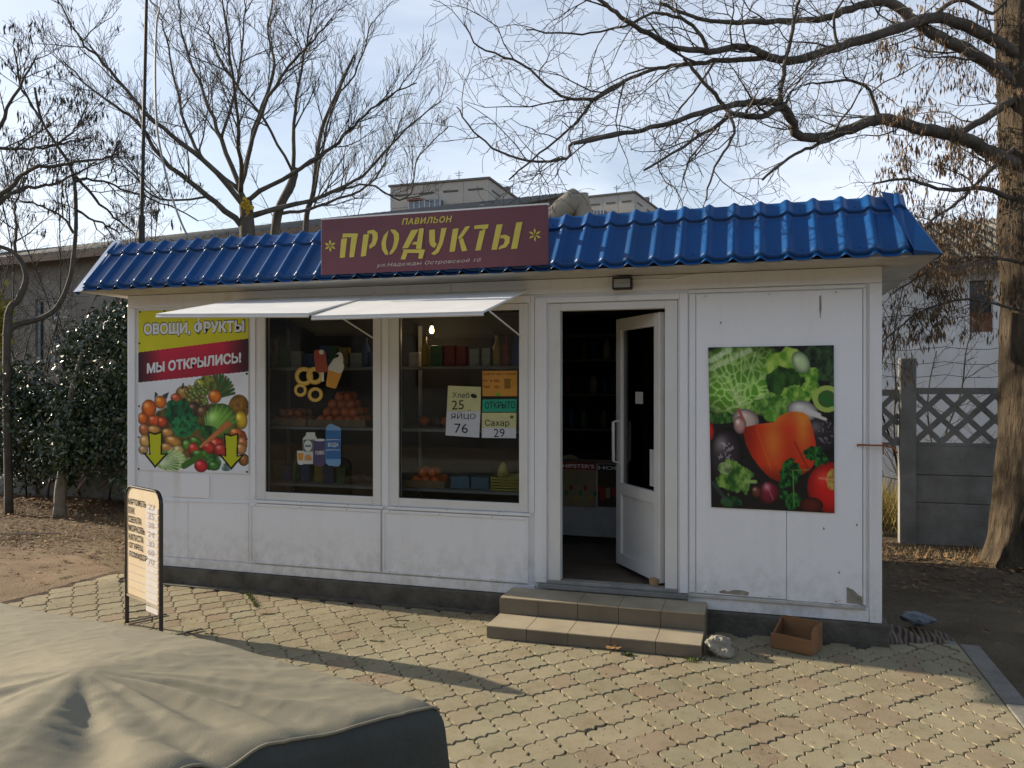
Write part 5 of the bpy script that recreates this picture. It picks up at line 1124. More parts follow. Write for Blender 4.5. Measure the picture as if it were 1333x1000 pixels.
for i, (a, c) in enumerate(zip(pk[:-1], pk[1:])):
    a, c = a + .092, c - .072
    if i == 9: lattice(a, c, 1.03, 1.64); continue                    # only the lattice is left beside the kiosk
    if i >= 4: lattice(a, c, 1.04, 1.66)
    else: B().fr(a, c, FV - .03, FV + .03, 1.04, 1.62).obj('fence_panel', fconc, cf, bevel=.01)
    for z0, z1 in ((-.15, .42), (.424, .72), (.724, 1.036)): B().fr(a, c, FV - .03, FV + .03 + random.uniform(-.006, .006), z0, z1).obj('fence_panel', fconc, cf, bevel=.010)
q = B()
for z in (1.78, 1.92, 2.08): q.tube([(u, -FV + .0, z + .02 * math.sin(u * 9)) for u in np.linspace(-1.3, 10.9, 60)], .004, 4)
for u in pk[6:]: q.tube([(u, -FV, 1.9), (u, -FV, 2.15)], .006, 4)
for k in range(90):
    u = random.uniform(-1, 10.5); z = random.choice((1.78, 1.92, 2.08)); a = random.uniform(-1, 1); q.tube([(u - .02, -FV - .01, z - .02 * a), (u + .02, -FV + .01, z + .02 * a)], .003, 3)
q.obj('barbed_wire', mat('rusty_wire', (.08, .05, .035), .8), cf)

# ------------------------------------------------------------------ buildings beyond
def house_right():
    h_ = thing('garden_house', 'low whitewashed house with a ribbed grey roof behind the fence, right', 'house')
    V0 = -8.2; zt = P(1200, 334, V0).z
    wl = mat('whitewashed_wall', (.74, .74, .74), .95, .15, 1.5, .4, 20, col2=(.60, .59, .56)); a, c = P(1262, 365, V0), P(1293, 432, V0)
    for g in ((2.5, a.x, -.2, zt), (c.x, 17, -.2, zt), (a.x, c.x, -.2, c.z), (a.x, c.x, a.z, zt)): B().fr(g[0], g[1], V0 - .25, V0, g[2], g[3]).obj('wall', wl, h_)
    B().fr(2.5, 17, V0 - 7, V0 - 6.8, -.2, zt).obj('wall', wl, h_)
    B().fr(a.x, c.x, V0 - .16, V0 - .12, c.z, a.z).obj('window', mat('dark_window_glass', (.02, .022, .025), .15), h_)
    B().fr(a.x, c.x + .0, V0 - .12, V0 - .06, c.z, c.z + .30).obj('window_board', mat('brown_board', (.22, .10, .05), .8), h_)
    rm = mat('ribbed_asbestos_roof', (.20, .185, .15), .95, .2, 3, .5, 20, col2=(.11, .10, .08)); vs, fs = [], []; nu = 420
    for j, (v, z) in enumerate(((V0 + .45, zt - .12), (V0 - 3.4, zt + 1.15), (V0 - 7.2, zt - .1))):
        for i in range(nu + 1): vs.append((2.3 + 15 * i / nu, -v, z + .035 * math.sin(i / nu * 15 / .18 * 2 * math.pi)))
    n = nu + 1; fs = [[j * n + i, j * n + i + 1, (j + 1) * n + i + 1, (j + 1) * n + i] for j in range(2) for i in range(nu)]
    o = mesh('roof', vs, fs, rm, h_, smooth=True); o.modifiers.new('t', 'SOLIDIFY').thickness = .02
    B().fr(2.3, 17.2, V0 + .40, V0 + .43, zt - .28, zt - .16).obj('eaves_board', mat('old_brown_board', (.12, .09, .07), .9), h_)
    e = P(742, 262, -9.0); vm_ = mat('buff_vent_pipe', (.40, .34, .25), .8, .15)
house_right()
def long_building():
    O = CW(-14.3, 22.3, 0); dirv = Vector((.91, -.415)); e = CW(-14.3 + .91, 22.3 - .415, 0) - O; rz = math.atan2(e.y, e.x)
    b_ = thing('long_building', 'long two tone beige building with a grey slate roof behind the bare trees', 'building', loc=tuple(O), rz=rz)
    wl = mat('dull_beige_render', (.22, .205, .18), .95, .15, .8, .3, 12); ln_, zt = 15.3, 5.12
    X0 = -9
    wins = [X0 + 1.2 + k * 3.1 for k in range(7)]
    x = X0
    for w_ in wins:
        B().box(x, w_, 0, .3, -.3, zt).obj('wall', wl, b_); B().box(w_, w_ + 1.3, 0, .3, -.3, 2.3).obj('wall', wl, b_); B().box(w_, w_ + 1.3, 0, .3, 4.0, zt).obj('wall', wl, b_)
        wi = B().box(w_ + .0, w_ + 1.3, .12, .16, 2.3, 4.0).obj('window', mat('dark_window_glass', (.02, .022, .025), .15), b_)
        fm = mat('grey_window_frame', (.35, .38, .40), .6); q = B()
        for a in ((0, .06), (.62, .68), (1.24, 1.3)): q.box(w_ + a[0], w_ + a[1], .08, .118, 2.3, 4.0)
        for z in (2.3, 3.45, 3.94): q.box(w_ + .0602, w_ + .6198, .08, .118, z, z + .06).box(w_ + .6802, w_ + 1.2398, .08, .118, z, z + .06)
        q.obj('frame', fm, wi); x = w_ + 1.3
    B().box(x, ln_, 0, .3, -.3, zt).obj('wall', wl, b_); B().box(X0, ln_, 7.7, 8, -.3, zt).obj('wall', wl, b_); B().box(ln_ - .3, ln_, .302, 7.698, -.3, zt).obj('wall', wl, b_); B().box(X0, X0 + .3, .302, 7.698, -.3, zt).obj('wall', wl, b_)
    sl = mat('dark_slate_roof', (.14, .13, .115), .95, .3, 4, .6, 14, col2=(.09, .085, .07)); vs = []; nu = 300
    for y, z in ((-.5, zt - .02), (4, zt + 1.25), (8.5, zt - .02)):
        for i in range(nu + 1): vs.append((X0 - .4 + (ln_ + .7 - X0) * i / nu, y, z + .03 * math.sin(i * 2.1)))
    n = nu + 1; fs = [[j * n + i, j * n + i + 1, (j + 1) * n + i + 1, (j + 1) * n + i] for j in range(2) for i in range(nu)]
    mesh('roof', vs, fs, sl, b_).modifiers.new('t', 'SOLIDIFY').thickness = .06
    for gx in (X0, ln_ - .3): fix_normals(B().prism([(gx, .002, zt + .002), (gx, 7.998, zt + .002), (gx, 4, zt + 1.16)], (.3, 0, 0)).obj('gable', wl, b_))
    B().box(X0 - .4, ln_ + .3, -.5, -.46, zt - .22, zt - .03).obj('eaves_board', mat('old_brown_board', (.12, .09, .07), .9), b_)
long_building()
vp = thing('vent_pipe', 'buff elbowed vent pipe rising over the roof beside the sign', 'pipe')
p0 = PD(735, 300, 9.0); vpm = mat('buff_vent_pipe', (.42, .36, .27), .8, .2, 6, .3)
q = B(); e1, e2, e3 = PD(706, 300, 9), PD(733, 272, 9.0), PD(752, 258, 9.05)
q.tube([Vector((e1.x - .25, e1.y, -.05)), Vector((e1.x - .25, e1.y, e1.z - .4)), e1, e2, e3], [.12, .12, .12, .125, .13], 16); fix_normals(q.obj('pipe_body', vpm, vp, smooth=True))
q = B(); q.tube([e3 + Vector((.02, 0, .03)), e3 + Vector((.085, 0, -.30))], [.10, .115], 16); fix_normals(q.obj('pipe_mouth', vpm, vp))
def apartment(label, pa, pb, pc, D, deep, storeys, u_cut):
    c = PD(*pb, D); a = PD(*pa, D + 4.2); zt = c.z; e = a - c; e.z = 0; w_ = e.length; rz = math.atan2(-e.y, -e.x)
    b_ = thing('apartment_block', label, 'building', loc=(a.x, a.y, 0), rz=rz)
    pc_ = mat('grey_panel_concrete', (.42, .40, .36), .95, .12, .25, .2, 3, rand=.07, col2=(.34, .325, .295)); gl = mat('blue_grey_glazing', (.14, .18, .23), .2, .15); wf = mat('white_loggia_frame', (.6, .62, .64), .6)
    sh_ = 2.8; n = int(zt // sh_); pw = w_ / 4
    B().box(.1, w_ - .1, .1, deep, 0, zt - .3).obj('core', pc_, b_); dm = mat('dark_recess', (.10, .095, .085), .9)
    for s in range(n + 1):
        z1 = zt - s * sh_; z0 = max(0, z1 - sh_)
        if s > 3:
            B().box(0, w_, 0, .1, z0, z1 - .04).obj('wall_panel', pc_, b_); B().box(w_ - .1, w_, .1, deep, z0, z1 - .04).obj('wall_panel', pc_, b_); continue
        for k in range(4):
            x0, x1 = k * pw, (k + 1) * pw
            B().box(x0 + .02, x1 - .02, 0, .1, z0 + .02, z1 - .03).obj('wall_panel', pc_, b_)
            if s == 0: B().box(x0 + pw * .2, x1 - pw * .2, -.03, -.001, z1 - 1.3, z1 - 1.05).obj('vent_slot', dm, b_)
            elif k in (0, 1, 2) and s >= 1:
                dz_ = 1.1 if k == 1 else 0; x0_, x1_ = (pw * .9, pw * 2.2) if k == 1 else (x0 + pw * .25, x1 - pw * .25)
                if k == 1 or s > 1:
                    wi = B().box(x0_, x1_, -.9 if k == 1 else -.02, -.001, z1 - 1.9 + dz_, z1 - .6 + dz_).obj('loggia' if k == 1 else 'window', gl, b_); q = B(); m_ = 6 if k == 1 else 2
                    for g in range(m_ + 1): xx = x0_ + (x1_ - x0_ - .09) * g / m_; q.box(xx, xx + .09, -.96 if k == 1 else -.06, -.901 if k == 1 else -.021, z1 - 1.9 + dz_, z1 - .6 + dz_)
                    q.obj('frame', wf, wi)
                    if k == 1: B().box(x0_, x1_, -.92, -.001, z1 - 2.75 + dz_, z1 - 1.92 + dz_).obj('parapet', pc_, b_)
                    if k == 1 and s == 1: B().box(x0_ - .1, x0_ + pw * .5, -1.2, -.001, z1 - .55 + dz_, z1 - .35 + dz_).obj('awning', mat('rust_awning', (.25, .08, .05), .8), b_)
        m_ = max(2, int(deep // 5))
        for k in range(m_):
            y0, y1 = .1 + (deep - .1) * k / m_, .1 + (deep - .1) * (k + 1) / m_
            B().box(w_ - .1, w_ + .0, y0 + .02, y1 - .02, z0 + .02, z1 - .03).obj('wall_panel', pc_, b_)
            if k < 2 and s: 
                wi = B().box(w_ + .001, w_ + .04, y0 + .8, y1 - .8, z1 - 1.8, z1 - .5).obj('window', gl, b_); B().box(w_ + .041, w_ + .08, y0 + 2.4, y0 + 2.55, z1 - 1.8, z1 - .5).obj('frame', wf, wi)
            elif s == 0: B().box(w_ + .001, w_ + .03, y0 + 1.2, y1 - 1.2, z1 - 1.3, z1 - 1.05).obj('vent_slot', dm, b_)
    B().box(-.2, w_ + .2, -.2, deep + .2, zt, zt + .25).obj('roof', mat('dark_roof_edge', (.16, .15, .14), .9), b_)
    q = B()
    for x, y in ((w_ * .62, 3), (w_ * .95, deep * .7)): q.tube([(x, y, zt + .2), (x, y, zt + 2.2)], .05, 4).tube([(x - .6, y, zt + 1.9), (x + .6, y, zt + 1.9)], .035, 4).tube([(x - .4, y, zt + 1.6), (x + .4, y, zt + 1.6)], .035, 4)
    q.obj('roof_aerial', blackm, b_); B().box(w_ - 1.2, w_ - .4, deep * .55, deep * .55 + .8, zt + .26, zt + 1.3).obj('chimney', mat('dark_roof_edge', (.16, .15, .14), .9), b_)
apartment('grey panel apartment block with blue glazed loggias above the shop sign', (508, 243), (636, 233), 0, 100, 17, 9, 0)
apartment('smaller grey apartment block to the right of the vent pipe', (745, 258), (826, 251), 0, 118, 16, 9, 0)
# unseen building added behind the viewer, sized to hold back sky light
def opposite():
    b_ = thing('sky_blocker_building', 'unseen low grey building added opposite the kiosk to hold back sky light', 'building', loc=(-16, -14.5, 0))
    wl = mat('sky_blocker_render', (.27, .255, .23), .95, .3, .6, .4, 30); B().box(0, 44, -8, 0, -.3, 5.0).obj('wall', wl, b_); B().box(-.4, 44.4, -8.4, .4, 5.0, 5.3).obj('roof', dark, b_)
    for k in range(12):
        for z in (1.6,):
            B().box(1.5 + k * 3.6, 3.1 + k * 3.6, .001, .05, z, z + 1.7).obj('window', mat('dark_window_glass', (.02, .022, .025), .15), b_)
opposite()

# ------------------------------------------------------------------ mast and cable
ms = thing('mast', 'thin black steel mast rising behind the left end of the kiosk roof', 'mast')
pm0, pm1_ = PD(184, 300, 8.6), PD(191.5, -40, 8.6); bse = Vector((pm0.x, pm0.y, -.05)); q = B().tube([bse, pm0, pm1_], [.026, .022, .016], 8); q.obj('pole', blackm, ms)
q = B().tube([bse + Vector((0, 0, 0)), pm0 + Vector((0, 0, .16))], .036, 8); q.obj('socket', blackm, ms)
cbp = [PD(x, y, 8.7) for x, y in ((190, -10), (197, 3), (207, 12), (204, 30), (202, 90), (204, 160), (210, 200), (222, 250), (236, 290), (250, 318))]
cbl = B(); 
def smooth_path(p, n=6):
    out = []
    for i in range(len(p) - 1):
        a, b_, c, d = p[max(i - 1, 0)], p[i], p[i + 1], p[min(i + 2, len(p) - 1)]
        for k in range(n):
            t = k / n; out.append(.5 * ((2 * b_) + (c - a) * t + (2 * a - 5 * b_ + 4 * c - d) * t * t + (3 * b_ - a - 3 * c + d) * t ** 3))
    return out + [p[-1]]
o = cbl.tube(smooth_path([Vector(p) for p in cbp]), .011, 6).obj('cable', mat('grey_cable_sheath', (.32, .31, .30), .6), None, smooth=True); tag(o, 'slack grey cable looping down beside the black mast', 'cable')

# ------------------------------------------------------------------ bare trees
class Tree:
    def __init__(s, label, barkm, twigm, seed, group=None, name='bare_tree'):
        s.t = thing(name, label, 'tree', group); s.b, s.tw = barkm, twigm; s.r = random.Random(seed); s.br = B(); s.tg = B(); s.tips = []; s.nodes = []; s.steps = 3; s.kink = .28
    def trace(s, pts, ox, oy, sc, D, dd=0.0):
        """a bough from its outline; it leaves the nearest bough built so far, at that bough's own distance"""
        X0, Y0 = ox + pts[0][0] / sc, oy + pts[0][1] / sc; best = None
        for p in s.nodes:
            X, Y = cam_xy(p.x, p.y); d = math.hypot(CX + F * X / Y - X0, CY - F * (p.z - H) / Y - Y0)
            if best is None or d < best[0]: best = (d, p, Y)
        if best and best[0] < 34: out = pj(pts, ox, oy, sc, best[2], dd); out[0] = best[1].copy(); return out
        return pj(pts, ox, oy, sc, D, dd)
    def limb(s, pts, r0, r1, part='branch', n=8, wob=.0, own=True):
        pts = smooth_path([Vector(p) for p in pts], 5); L_ = len(pts)
        if wob: pts = [p + Vector((s.r.uniform(-wob, wob), s.r.uniform(-wob, wob), s.r.uniform(-wob, wob))) if 0 < i < L_ - 1 else p for i, p in enumerate(pts)]
        rad = [(r0 + (r1 - r0) * (i / (L_ - 1)) ** .8) * s.r.uniform(.94, 1.07) for i in range(L_)]
        s.nodes += pts
        if own: B().tube(pts, rad, n).obj(part, s.b, s.t, smooth=True)
        else: s.br.tube(pts, rad, n)
        return pts, rad
    def grow(s, pts, rad, level, maxl, dens, ln_, up=.35, spread=(25, 60), start=.25, rmin=.0022, drop=0.0):
        r = s.r; tot = sum((pts[i + 1] - pts[i]).length for i in range(len(pts) - 1)); cnt = max(2, int(tot * dens)) if level < maxl else max(2, int(tot * dens * 1.2))
        for k in range(cnt):
            t = start + (1 - start) * (k + r.random()) / cnt; i = min(int(t * (len(pts) - 1)), len(pts) - 2)
            p = pts[i].lerp(pts[i + 1], t * (len(pts) - 1) - i); d = (pts[i + 1] - pts[i]).normalized(); ax = d.orthogonal(); ax.rotate(Quaternion(d, r.random() * 6.283))
            nd = d.copy(); nd.rotate(Quaternion(ax.normalized(), R(r.uniform(*spread)))); nd = (nd + Vector((0, 0, up * r.uniform(.3, 1)))).normalized()
            l_ = ln_ * r.uniform(.45, 1.15) * (1 - .45 * t); rr0 = min(rad[i] * .6, max(rmin * 1.3, l_ * .013)); steps = s.steps + (level < maxl)
            q = [p]; c = nd.copy(); k_ = s.kink
            for _ in range(steps):
                c = (c + Vector((r.uniform(-k_, k_), r.uniform(-k_, k_), r.uniform(-k_ * .8, k_ * .95) + up * .12 - drop))).normalized(); q.append(q[-1] + c * l_ / steps)
            ra = [rr0 + (rmin * .8 - rr0) * j / steps for j in range(steps + 1)]
            (s.br if level == 1 else s.tg).tube(q, ra, 4 if level == 1 else 3, False)
            if level < maxl: s.grow(q, ra, level + 1, maxl, dens * 1.55, ln_ * .52, up, spread, .15, rmin, drop)
            else: s.tips.append(q[-1])
    def done(s):
        if s.br.v: kind(s.br.obj('side_branches', s.b, s.t, smooth=True), 'stuff')
        if s.tg.v: kind(s.tg.obj('twigs', s.tw, s.t), 'stuff')
    def hang(s, name, m, n, size, pts=None, where=None):
        """dry keys or leaves hanging from the twigs, one part"""
        q = B(); r = s.r; src = pts or s.tips
        for _ in range(n):
            p = r.choice(src)
            if where and not where(p): continue
            for k in range(r.randint(3, 8)):
                a = r.random() * 6.28; o = Vector((r.uniform(-.06, .06), r.uniform(-.06, .06), r.uniform(-.05, .03))); b0 = p + o; l_ = size * r.uniform(.6, 1.2); w_ = l_ * .10
                sd_ = Vector((math.cos(a), math.sin(a), 0)) * w_; dn = Vector((r.uniform(-.35, .35), r.uniform(-.35, .35), -1)).normalized() * l_; bend = Vector((-sd_.y, sd_.x, 0)) * .4
                q.add([b0, b0 + dn * .5 + sd_ + bend, b0 + dn, b0 + dn * .5 - sd_ + bend], [[0, 1, 2, 3]])
        kind(q.obj(name, m, s.t), 'stuff')
bark1 = mat('plane_tree_bark', (.135, .122, .10), .9, .3, 7, .5, 30, .2, col2=(.065, .058, .048), stretch=(1, 1, .5))
twigm = mat('dark_twig_bark', (.075, .064, .052), .9, .2, 10, 0)
def pj(pts, ox, oy, sc, D, dd=0.0):
    n = len(pts); return [PD(ox + x / sc, oy + y / sc, D + dd * i / max(1, n - 1)) for i, (x, y) in enumerate(pts)]
T1 = Tree('bare plane tree with many rising limbs and a yellow leaf cluster, behind the kiosk', bark1, twigm, 5)
D1 = 12.5; base = PD(322, 300, D1); fork = PD(319, 262, D1)
T1.limb([Vector((base.x + .1, base.y, -.1)), Vector((base.x + .05, base.y, 1.5)), base, fork], .145, .10, 'trunk', 10)
b2_ = PD(358, 300, D1 + .3); T1.limb([Vector((b2_.x - .1, b2_.y, -.1)), Vector((b2_.x, b2_.y, 2)), b2_] + pj([(790, 500), (800, 455)], 0, 0, 2.083, D1 + .3), .09, .06, 'trunk', 8)
b3_ = PD(398, 295, D1 + 1); T1.limb([Vector((b3_.x, b3_.y, -.1)), Vector((b3_.x, b3_.y, 2.3)), b3_] + pj([(850, 520), (870, 360), (920, 240), (960, 150)], 0, 0, 2.083, D1 + 1, .6), .07, .02, 'trunk', 7)
limbs = [([(665, 610), (560, 530), (440, 430), (370, 330), (270, 260), (170, 165)], .085, -.8), ([(665, 560), (590, 470), (480, 380), (380, 290), (280, 170), (220, 110), (155, 0)], .08, -1.6),
  ([(660, 530), (600, 380), (550, 240), (500, 120), (480, -20)], .07, .6), ([(645, 510), (530, 400), (480, 250), (450, 100), (425, 20)], .06, 1.6), ([(665, 520), (650, 400), (632, 200), (600, -20)], .065, -2.2),
  ([(675, 520), (690, 350), (740, 200), (728, 90), (740, -20)], .07, 1.2), ([(670, 500), (712, 300), (800, 160), (840, 120), (900, 50)], .05, -1.2), ([(795, 470), (800, 300), (830, 120), (850, -20)], .06, .6),
  ([(700, 590), (800, 556), (900, 520), (1000, 460), (1100, 350), (1195, 275)], .075, .8), ([(690, 530), (790, 470), (900, 400), (960, 340), (1040, 270), (1130, 225)], .065, -.8), ([(730, 600), (860, 560), (1000, 500), (1060, 400), (1090, 320)], .05, 2.),
  ([(795, 470), (720, 330), (640, 230), (590, 150), (560, 60)], .04, -1.8), ([(900, 520), (1000, 500), (1100, 540), (1140, 420), (1215, 345)], .03, 1.2), ([(560, 530), (430, 540), (360, 470), (300, 440)], .03, -1), ([(600, 380), (640, 240), (660, 100), (665, -10)], .04, 0.2), ([(850, 540), (900, 300), (960, 200), (1010, 60)], .035, -1.0)]
for pts, r_, dd in limbs:
    p, ra = T1.limb(T1.trace(pts, 0, 0, 2.083, D1, dd), r_ * .64, .009, 'branch', 7, .02); T1.grow(p, ra, 1, 3, 4.8, 1.15, .45, (22, 55), .2, .0038)
T1.done()
T1.hang('dry_leaves', mat('hanging_dry_leaf', (.14, .08, .05), .8), 34, .10)
q = B(); rr = random.Random(8)
for k in range(26):
    p = PD(321 + rr.gauss(0, 3.2), 267 + rr.gauss(0, 3.6), D1 - .3); a = Vector((rr.uniform(-1, 1), rr.uniform(-1, 1), rr.uniform(-1, 1))).normalized() * .05; c = a.orthogonal().normalized() * .04; q.add([p - a, p + c, p + a, p - c], [[0, 1, 2, 3]])
kind(q.obj('yellow_leaves', mat('yellow_leaf', (.55, .38, .03), .7), T1.t), 'stuff')

# left tree with hanging pods
podm = mat('dark_seed_pods', (.055, .045, .035), .8, .2)
T2 = Tree('dark bare tree hung with seed pods, leftmost behind the kiosk', mat('dark_bark', (.085, .075, .062), .9, .3, 8, .4), twigm, 9)
D2 = 9.8; O8 = (0, 150, 3.333)
tb_ = PD(12, 640, D2 + .6)
T2.limb([Vector((tb_.x, tb_.y, -.1))] + pj([(30, 940), (80, 800), (112, 720), (100, 650), (50, 590), (-40, 560)], *O8, D2 + .6), .055, .022, 'trunk', 8)
T2.limb(pj([(20, 960), (60, 915), (180, 880), (250, 830), (300, 720), (320, 600), (330, 450), (315, 250), (240, 120), (180, 20), (150, -120)], *O8, D2 + .6, .4), .042, .015, 'trunk', 8)
for pts, r_, dd in [([(-60, 420), (70, 290), (140, 230), (300, 210), (440, 190), (520, 160)], .035, -.6), ([(-60, 470), (30, 350), (100, 320), (220, 300), (340, 250), (420, 200)], .035, .5), ([(315, 250), (400, 350), (500, 450), (585, 515)], .025, .3), ([(-60, 140), (100, 145), (240, 130), (400, 100)], .022, .4),
                    ([(325, 400), (440, 470), (520, 520)], .02, -.4), ([(330, 500), (250, 430), (140, 380), (40, 360)], .02, .4), ([(80, 570), (70, 480), (65, 380), (120, 260)], .022, .2), ([(240, 120), (330, 60), (380, -60)], .018, .5), ([(-50, 40), (60, -80), (160, -260)], .03, 0), ([(180, 20), (100, -100), (60, -280)], .018, -.3), ([(315, 300), (420, 280), (560, 330), (700, 380), (860, 460)], .02, .6)]:
    p, ra = T2.limb(T2.trace(pts, *O8, D2, dd), r_, .009, 'branch', 6, .02); T2.grow(p, ra, 1, 3, 6.0, .95, .25, (25, 65), .1, .003)
T2.done(); T2.hang('seed_pods', podm, 300, .10)

# big tree on the right
bark2 = mat('rough_furrowed_bark', (.135, .102, .068), .95, .35, 13, 1.0, 22, .15, col2=(.04, .032, .024), stretch=(1, 1, .22), detail=9, dist=.012)
T3 = Tree('large rough barked tree right of the kiosk, its bare boughs reaching over the roof', bark2, twigm, 13)
tx = 7.68; ty = 3.05
vs, fs = [], []; n = 72; rows = 200
for j in range(rows + 1):
    z = -.15 + 5.6 * j / rows; ctr = Vector((tx + .06 * math.sin(z * .8) - .0 * z, ty + .05 * math.sin(z)))
    ra = .255 - .014 * z + .085 * math.exp(-max(0, z) / .16) + .03 * math.exp(-((z - 3.2) / .3) ** 2)
    for k in range(n):
        a = 2 * math.pi * k / n; r_ = ra * (1 + .07 * math.sin(a * 5 + z * .5) * math.exp(-max(z, 0) / .8) + .05 * mn.noise(Vector((math.cos(a) * 3, math.sin(a) * 3, z * 1.2))) + .07 * mn.noise(Vector((math.cos(a) * 9, math.sin(a) * 9, z * 2.2))) + .055 * abs(mn.noise(Vector((math.cos(a) * 17, math.sin(a) * 17, z * 3.5)))))
        vs.append((ctr.x + r_ * math.cos(a), ctr.y + r_ * math.sin(a), z))
fs = [[j * n + k, j * n + (k + 1) % n, (j + 1) * n + (k + 1) % n, (j + 1) * n + k] for j in range(rows) for k in range(n)]
mesh('trunk', vs, fs, bark2, T3.t, smooth=True); T3.nodes += [Vector((tx, ty - .1, z)) for z in np.linspace(0, 5.4, 60)]
O4 = (590, 0, 1.794); D3 = 7.75
bark3 = mat('pale_bough_bark', (.135, .12, .10), .9, .35, 9, .5, 30, .2, col2=(.06, .052, .042)); T3.b = bark3; T3.steps = 4; T3.kink = .42
R3 = [([(1330, 150), (1290, 110), (1200, 62), (1120, 42), (1030, 70), (900, 110), (800, 140), (740, 132), (680, 110), (600, 120), (520, 110), (440, 70), (380, 30), (330, -10)], .075, .018, -1.2),
      ([(1330, 230), (1280, 170), (1200, 118), (1100, 68), (1020, 8), (930, 20), (870, 42), (760, 50), (600, 48), (480, 8)], .088, .016, -.6),
      ([(1330, 400), (1270, 365), (1180, 320), (1080, 298), (1000, 278), (930, 300), (860, 322), (803, 315), (792, 280), (760, 242), (700, 240), (600, 256), (500, 290), (400, 312), (280, 335)], .085, .016, -1.6),
      ([(1320, 235), (1280, 250), (1220, 290), (1165, 318)], .06, .035, -.2), ([(790, 280), (762, 240), (780, 130), (800, 30), (812, -20)], .028, .014, -1.6), ([(770, 240), (720, 272), (650, 265), (610, 220), (550, 150), (540, 140)], .035, .012, -1.8),
      ([(740, 132), (640, 140), (560, 150), (480, 160), (400, 190), (330, 230), (290, 285), (200, 360), (130, 420)], .03, .008, -1.4), ([(400, 190), (330, 230), (250, 222), (160, 150), (60, 110), (25, 50)], .022, .006, -1.2), ([(400, 312), (280, 335), (265, 370), (150, 372), (60, 320), (8, 250)], .02, .006, -1.0),
      ([(930, 300), (860, 335), (800, 360), (722, 420)], .025, .012, -1.7), ([(650, 268), (560, 330), (445, 398)], .02, .01, -1.9), ([(630, 262), (655, 310), (610, 390), (590, 468)], .018, .007, -2.), ([(1330, 470), (1240, 440), (1150, 445), (1060, 420), (980, 430)], .035, .01, -.6),
      ([(1330, 330), (1250, 400), (1180, 470), (1110, 520), (1080, 560)], .03, .008, -.5), ([(1000, 278), (960, 200), (880, 190), (820, 200)], .022, .008, -1.4), ([(900, 110), (890, 40), (930, -30)], .02, .01, -.8), ([(600, 120), (560, 60), (480, 30), (400, 60), (300, 80), (170, 70)], .022, .007, -1.5), ([(1120, 42), (1180, 0), (1260, 30), (1300, -20)], .03, .015, -.4), ([(1290, 620), (1200, 600), (1100, 640), (1020, 690)], .02, .007, -.3), ([(1310, 730), (1200, 700), (1090, 730), (1000, 800)], .018, .006, -.2)]
for k, (pts, r0, r1, dd) in enumerate(R3):
    p, ra = T3.limb(T3.trace(pts, *O4, D3, dd if pts[0][0] > 1250 else dd * .25), r0 * .82, r1 * .8, 'branch', 9, .008)
    T3.grow(p, ra, 1, 3, 4.9 if k not in (12, 13, 18, 19) else 8, 1.0 if k not in (12, 13, 18, 19) else .7, .04, (28, 75), .10, .0028, .03)
T3.done()
kp = mat('dry_brown_keys', (.20, .12, .055), .8, .25, rand=.3, island=True)
right_px = lambda p: (cam_xy(p.x, p.y)[0] / cam_xy(p.x, p.y)[1] * F + CX) > 1140
T3.hang('dry_keys', kp, 3400, .07, where=right_px)
# tangle of thin bare shrubs beyond the fence, right of the kiosk
def brush(label, pxs, D, hgt, seed, m=twigm, dens=2.8, name='bare_shrub', rmin=.003):
    T = Tree(label, m, m, seed, name=name); r = random.Random(seed)
    for x in pxs:
        b0 = PD(x, 600, D + r.uniform(-.4, .4)); b0.z = -.1; pts = [b0]; d = Vector((r.uniform(-.4, .4), r.uniform(-.3, .3), 1)).normalized(); h_ = hgt * r.uniform(.7, 1.1)
        for _ in range(5): d = (d + Vector((r.uniform(-.3, .3), r.uniform(-.3, .3), .1))).normalized(); pts.append(pts[-1] + d * h_ / 5)
        p, ra = T.limb(pts, .018, .006, 'branch', 6); T.grow(p, ra, 1, 2, dens, .8, .2, (30, 75), .2, rmin)
    T.done(); return T
brush('tangled bare bush in front of the whitewashed house, right of the kiosk', (1165, 1190, 1215, 1240, 1265, 1290), 9.6, 2.9, 3, dens=5)
brush('grey leafless bush by the left fence, between the evergreen and the kiosk', (5, 35, 60, 90, 110, 140), 12.0, 4.2, 6, dens=6)
brush('thin bare saplings standing just behind the kiosk roof', (215, 250, 400, 450, 480, 540), 14.5, 5.6, 8, dens=3.2, name='bare_sapling')

brush('tall thin saplings in front of the long building, far left', (-30, -8, 15, 35, 55, 80, 105, 130, 150), 13.5, 6.2, 15, dens=6.5, name='bare_sapling', rmin=.0035)
# glossy evergreen on the left
T4 = Tree('glossy dark evergreen shrub with a pale trunk left of the kiosk', mat('grey_smooth_bark', (.20, .18, .14), .85, .2, 8, .3), twigm, 17, name='evergreen_shrub')
tb = PZ(78, 672); T4.limb([tb + Vector((0, 0, -.1)), tb + Vector((.01, 0, .35)), tb + Vector((.03, .05, .8)), tb + Vector((.1, .1, 1.6)), tb + Vector((.3, .2, 2.4))], .085, .03, 'trunk', 10)
stems = []
for dx, dy, h_, lx in ((1.0, .3, 2.5, .2), (.5, .5, 2.7, .1), (-.5, .2, 1.7, -.3), (1.35, .1, 2.2, .1), (-1.1, .4, 1.6, -.3), (1.6, .9, 2.6, 0)):
    p, ra = T4.limb([tb + Vector((dx * .15, dy * .4, .3)), tb + Vector((dx * .6, dy, h_ * .5)), tb + Vector((dx + lx, dy, h_))], .02, .008, 'branch', 6); T4.grow(p, ra, 1, 2, 3.5, .6, .3, (30, 70), .1, .003)
T4.done()
lm = mat('glossy_evergreen_leaf', (.020, .042, .016), .34, .3, 9, .0, spec=.75, col2=(.035, .060, .022), rand=.35, island=True)
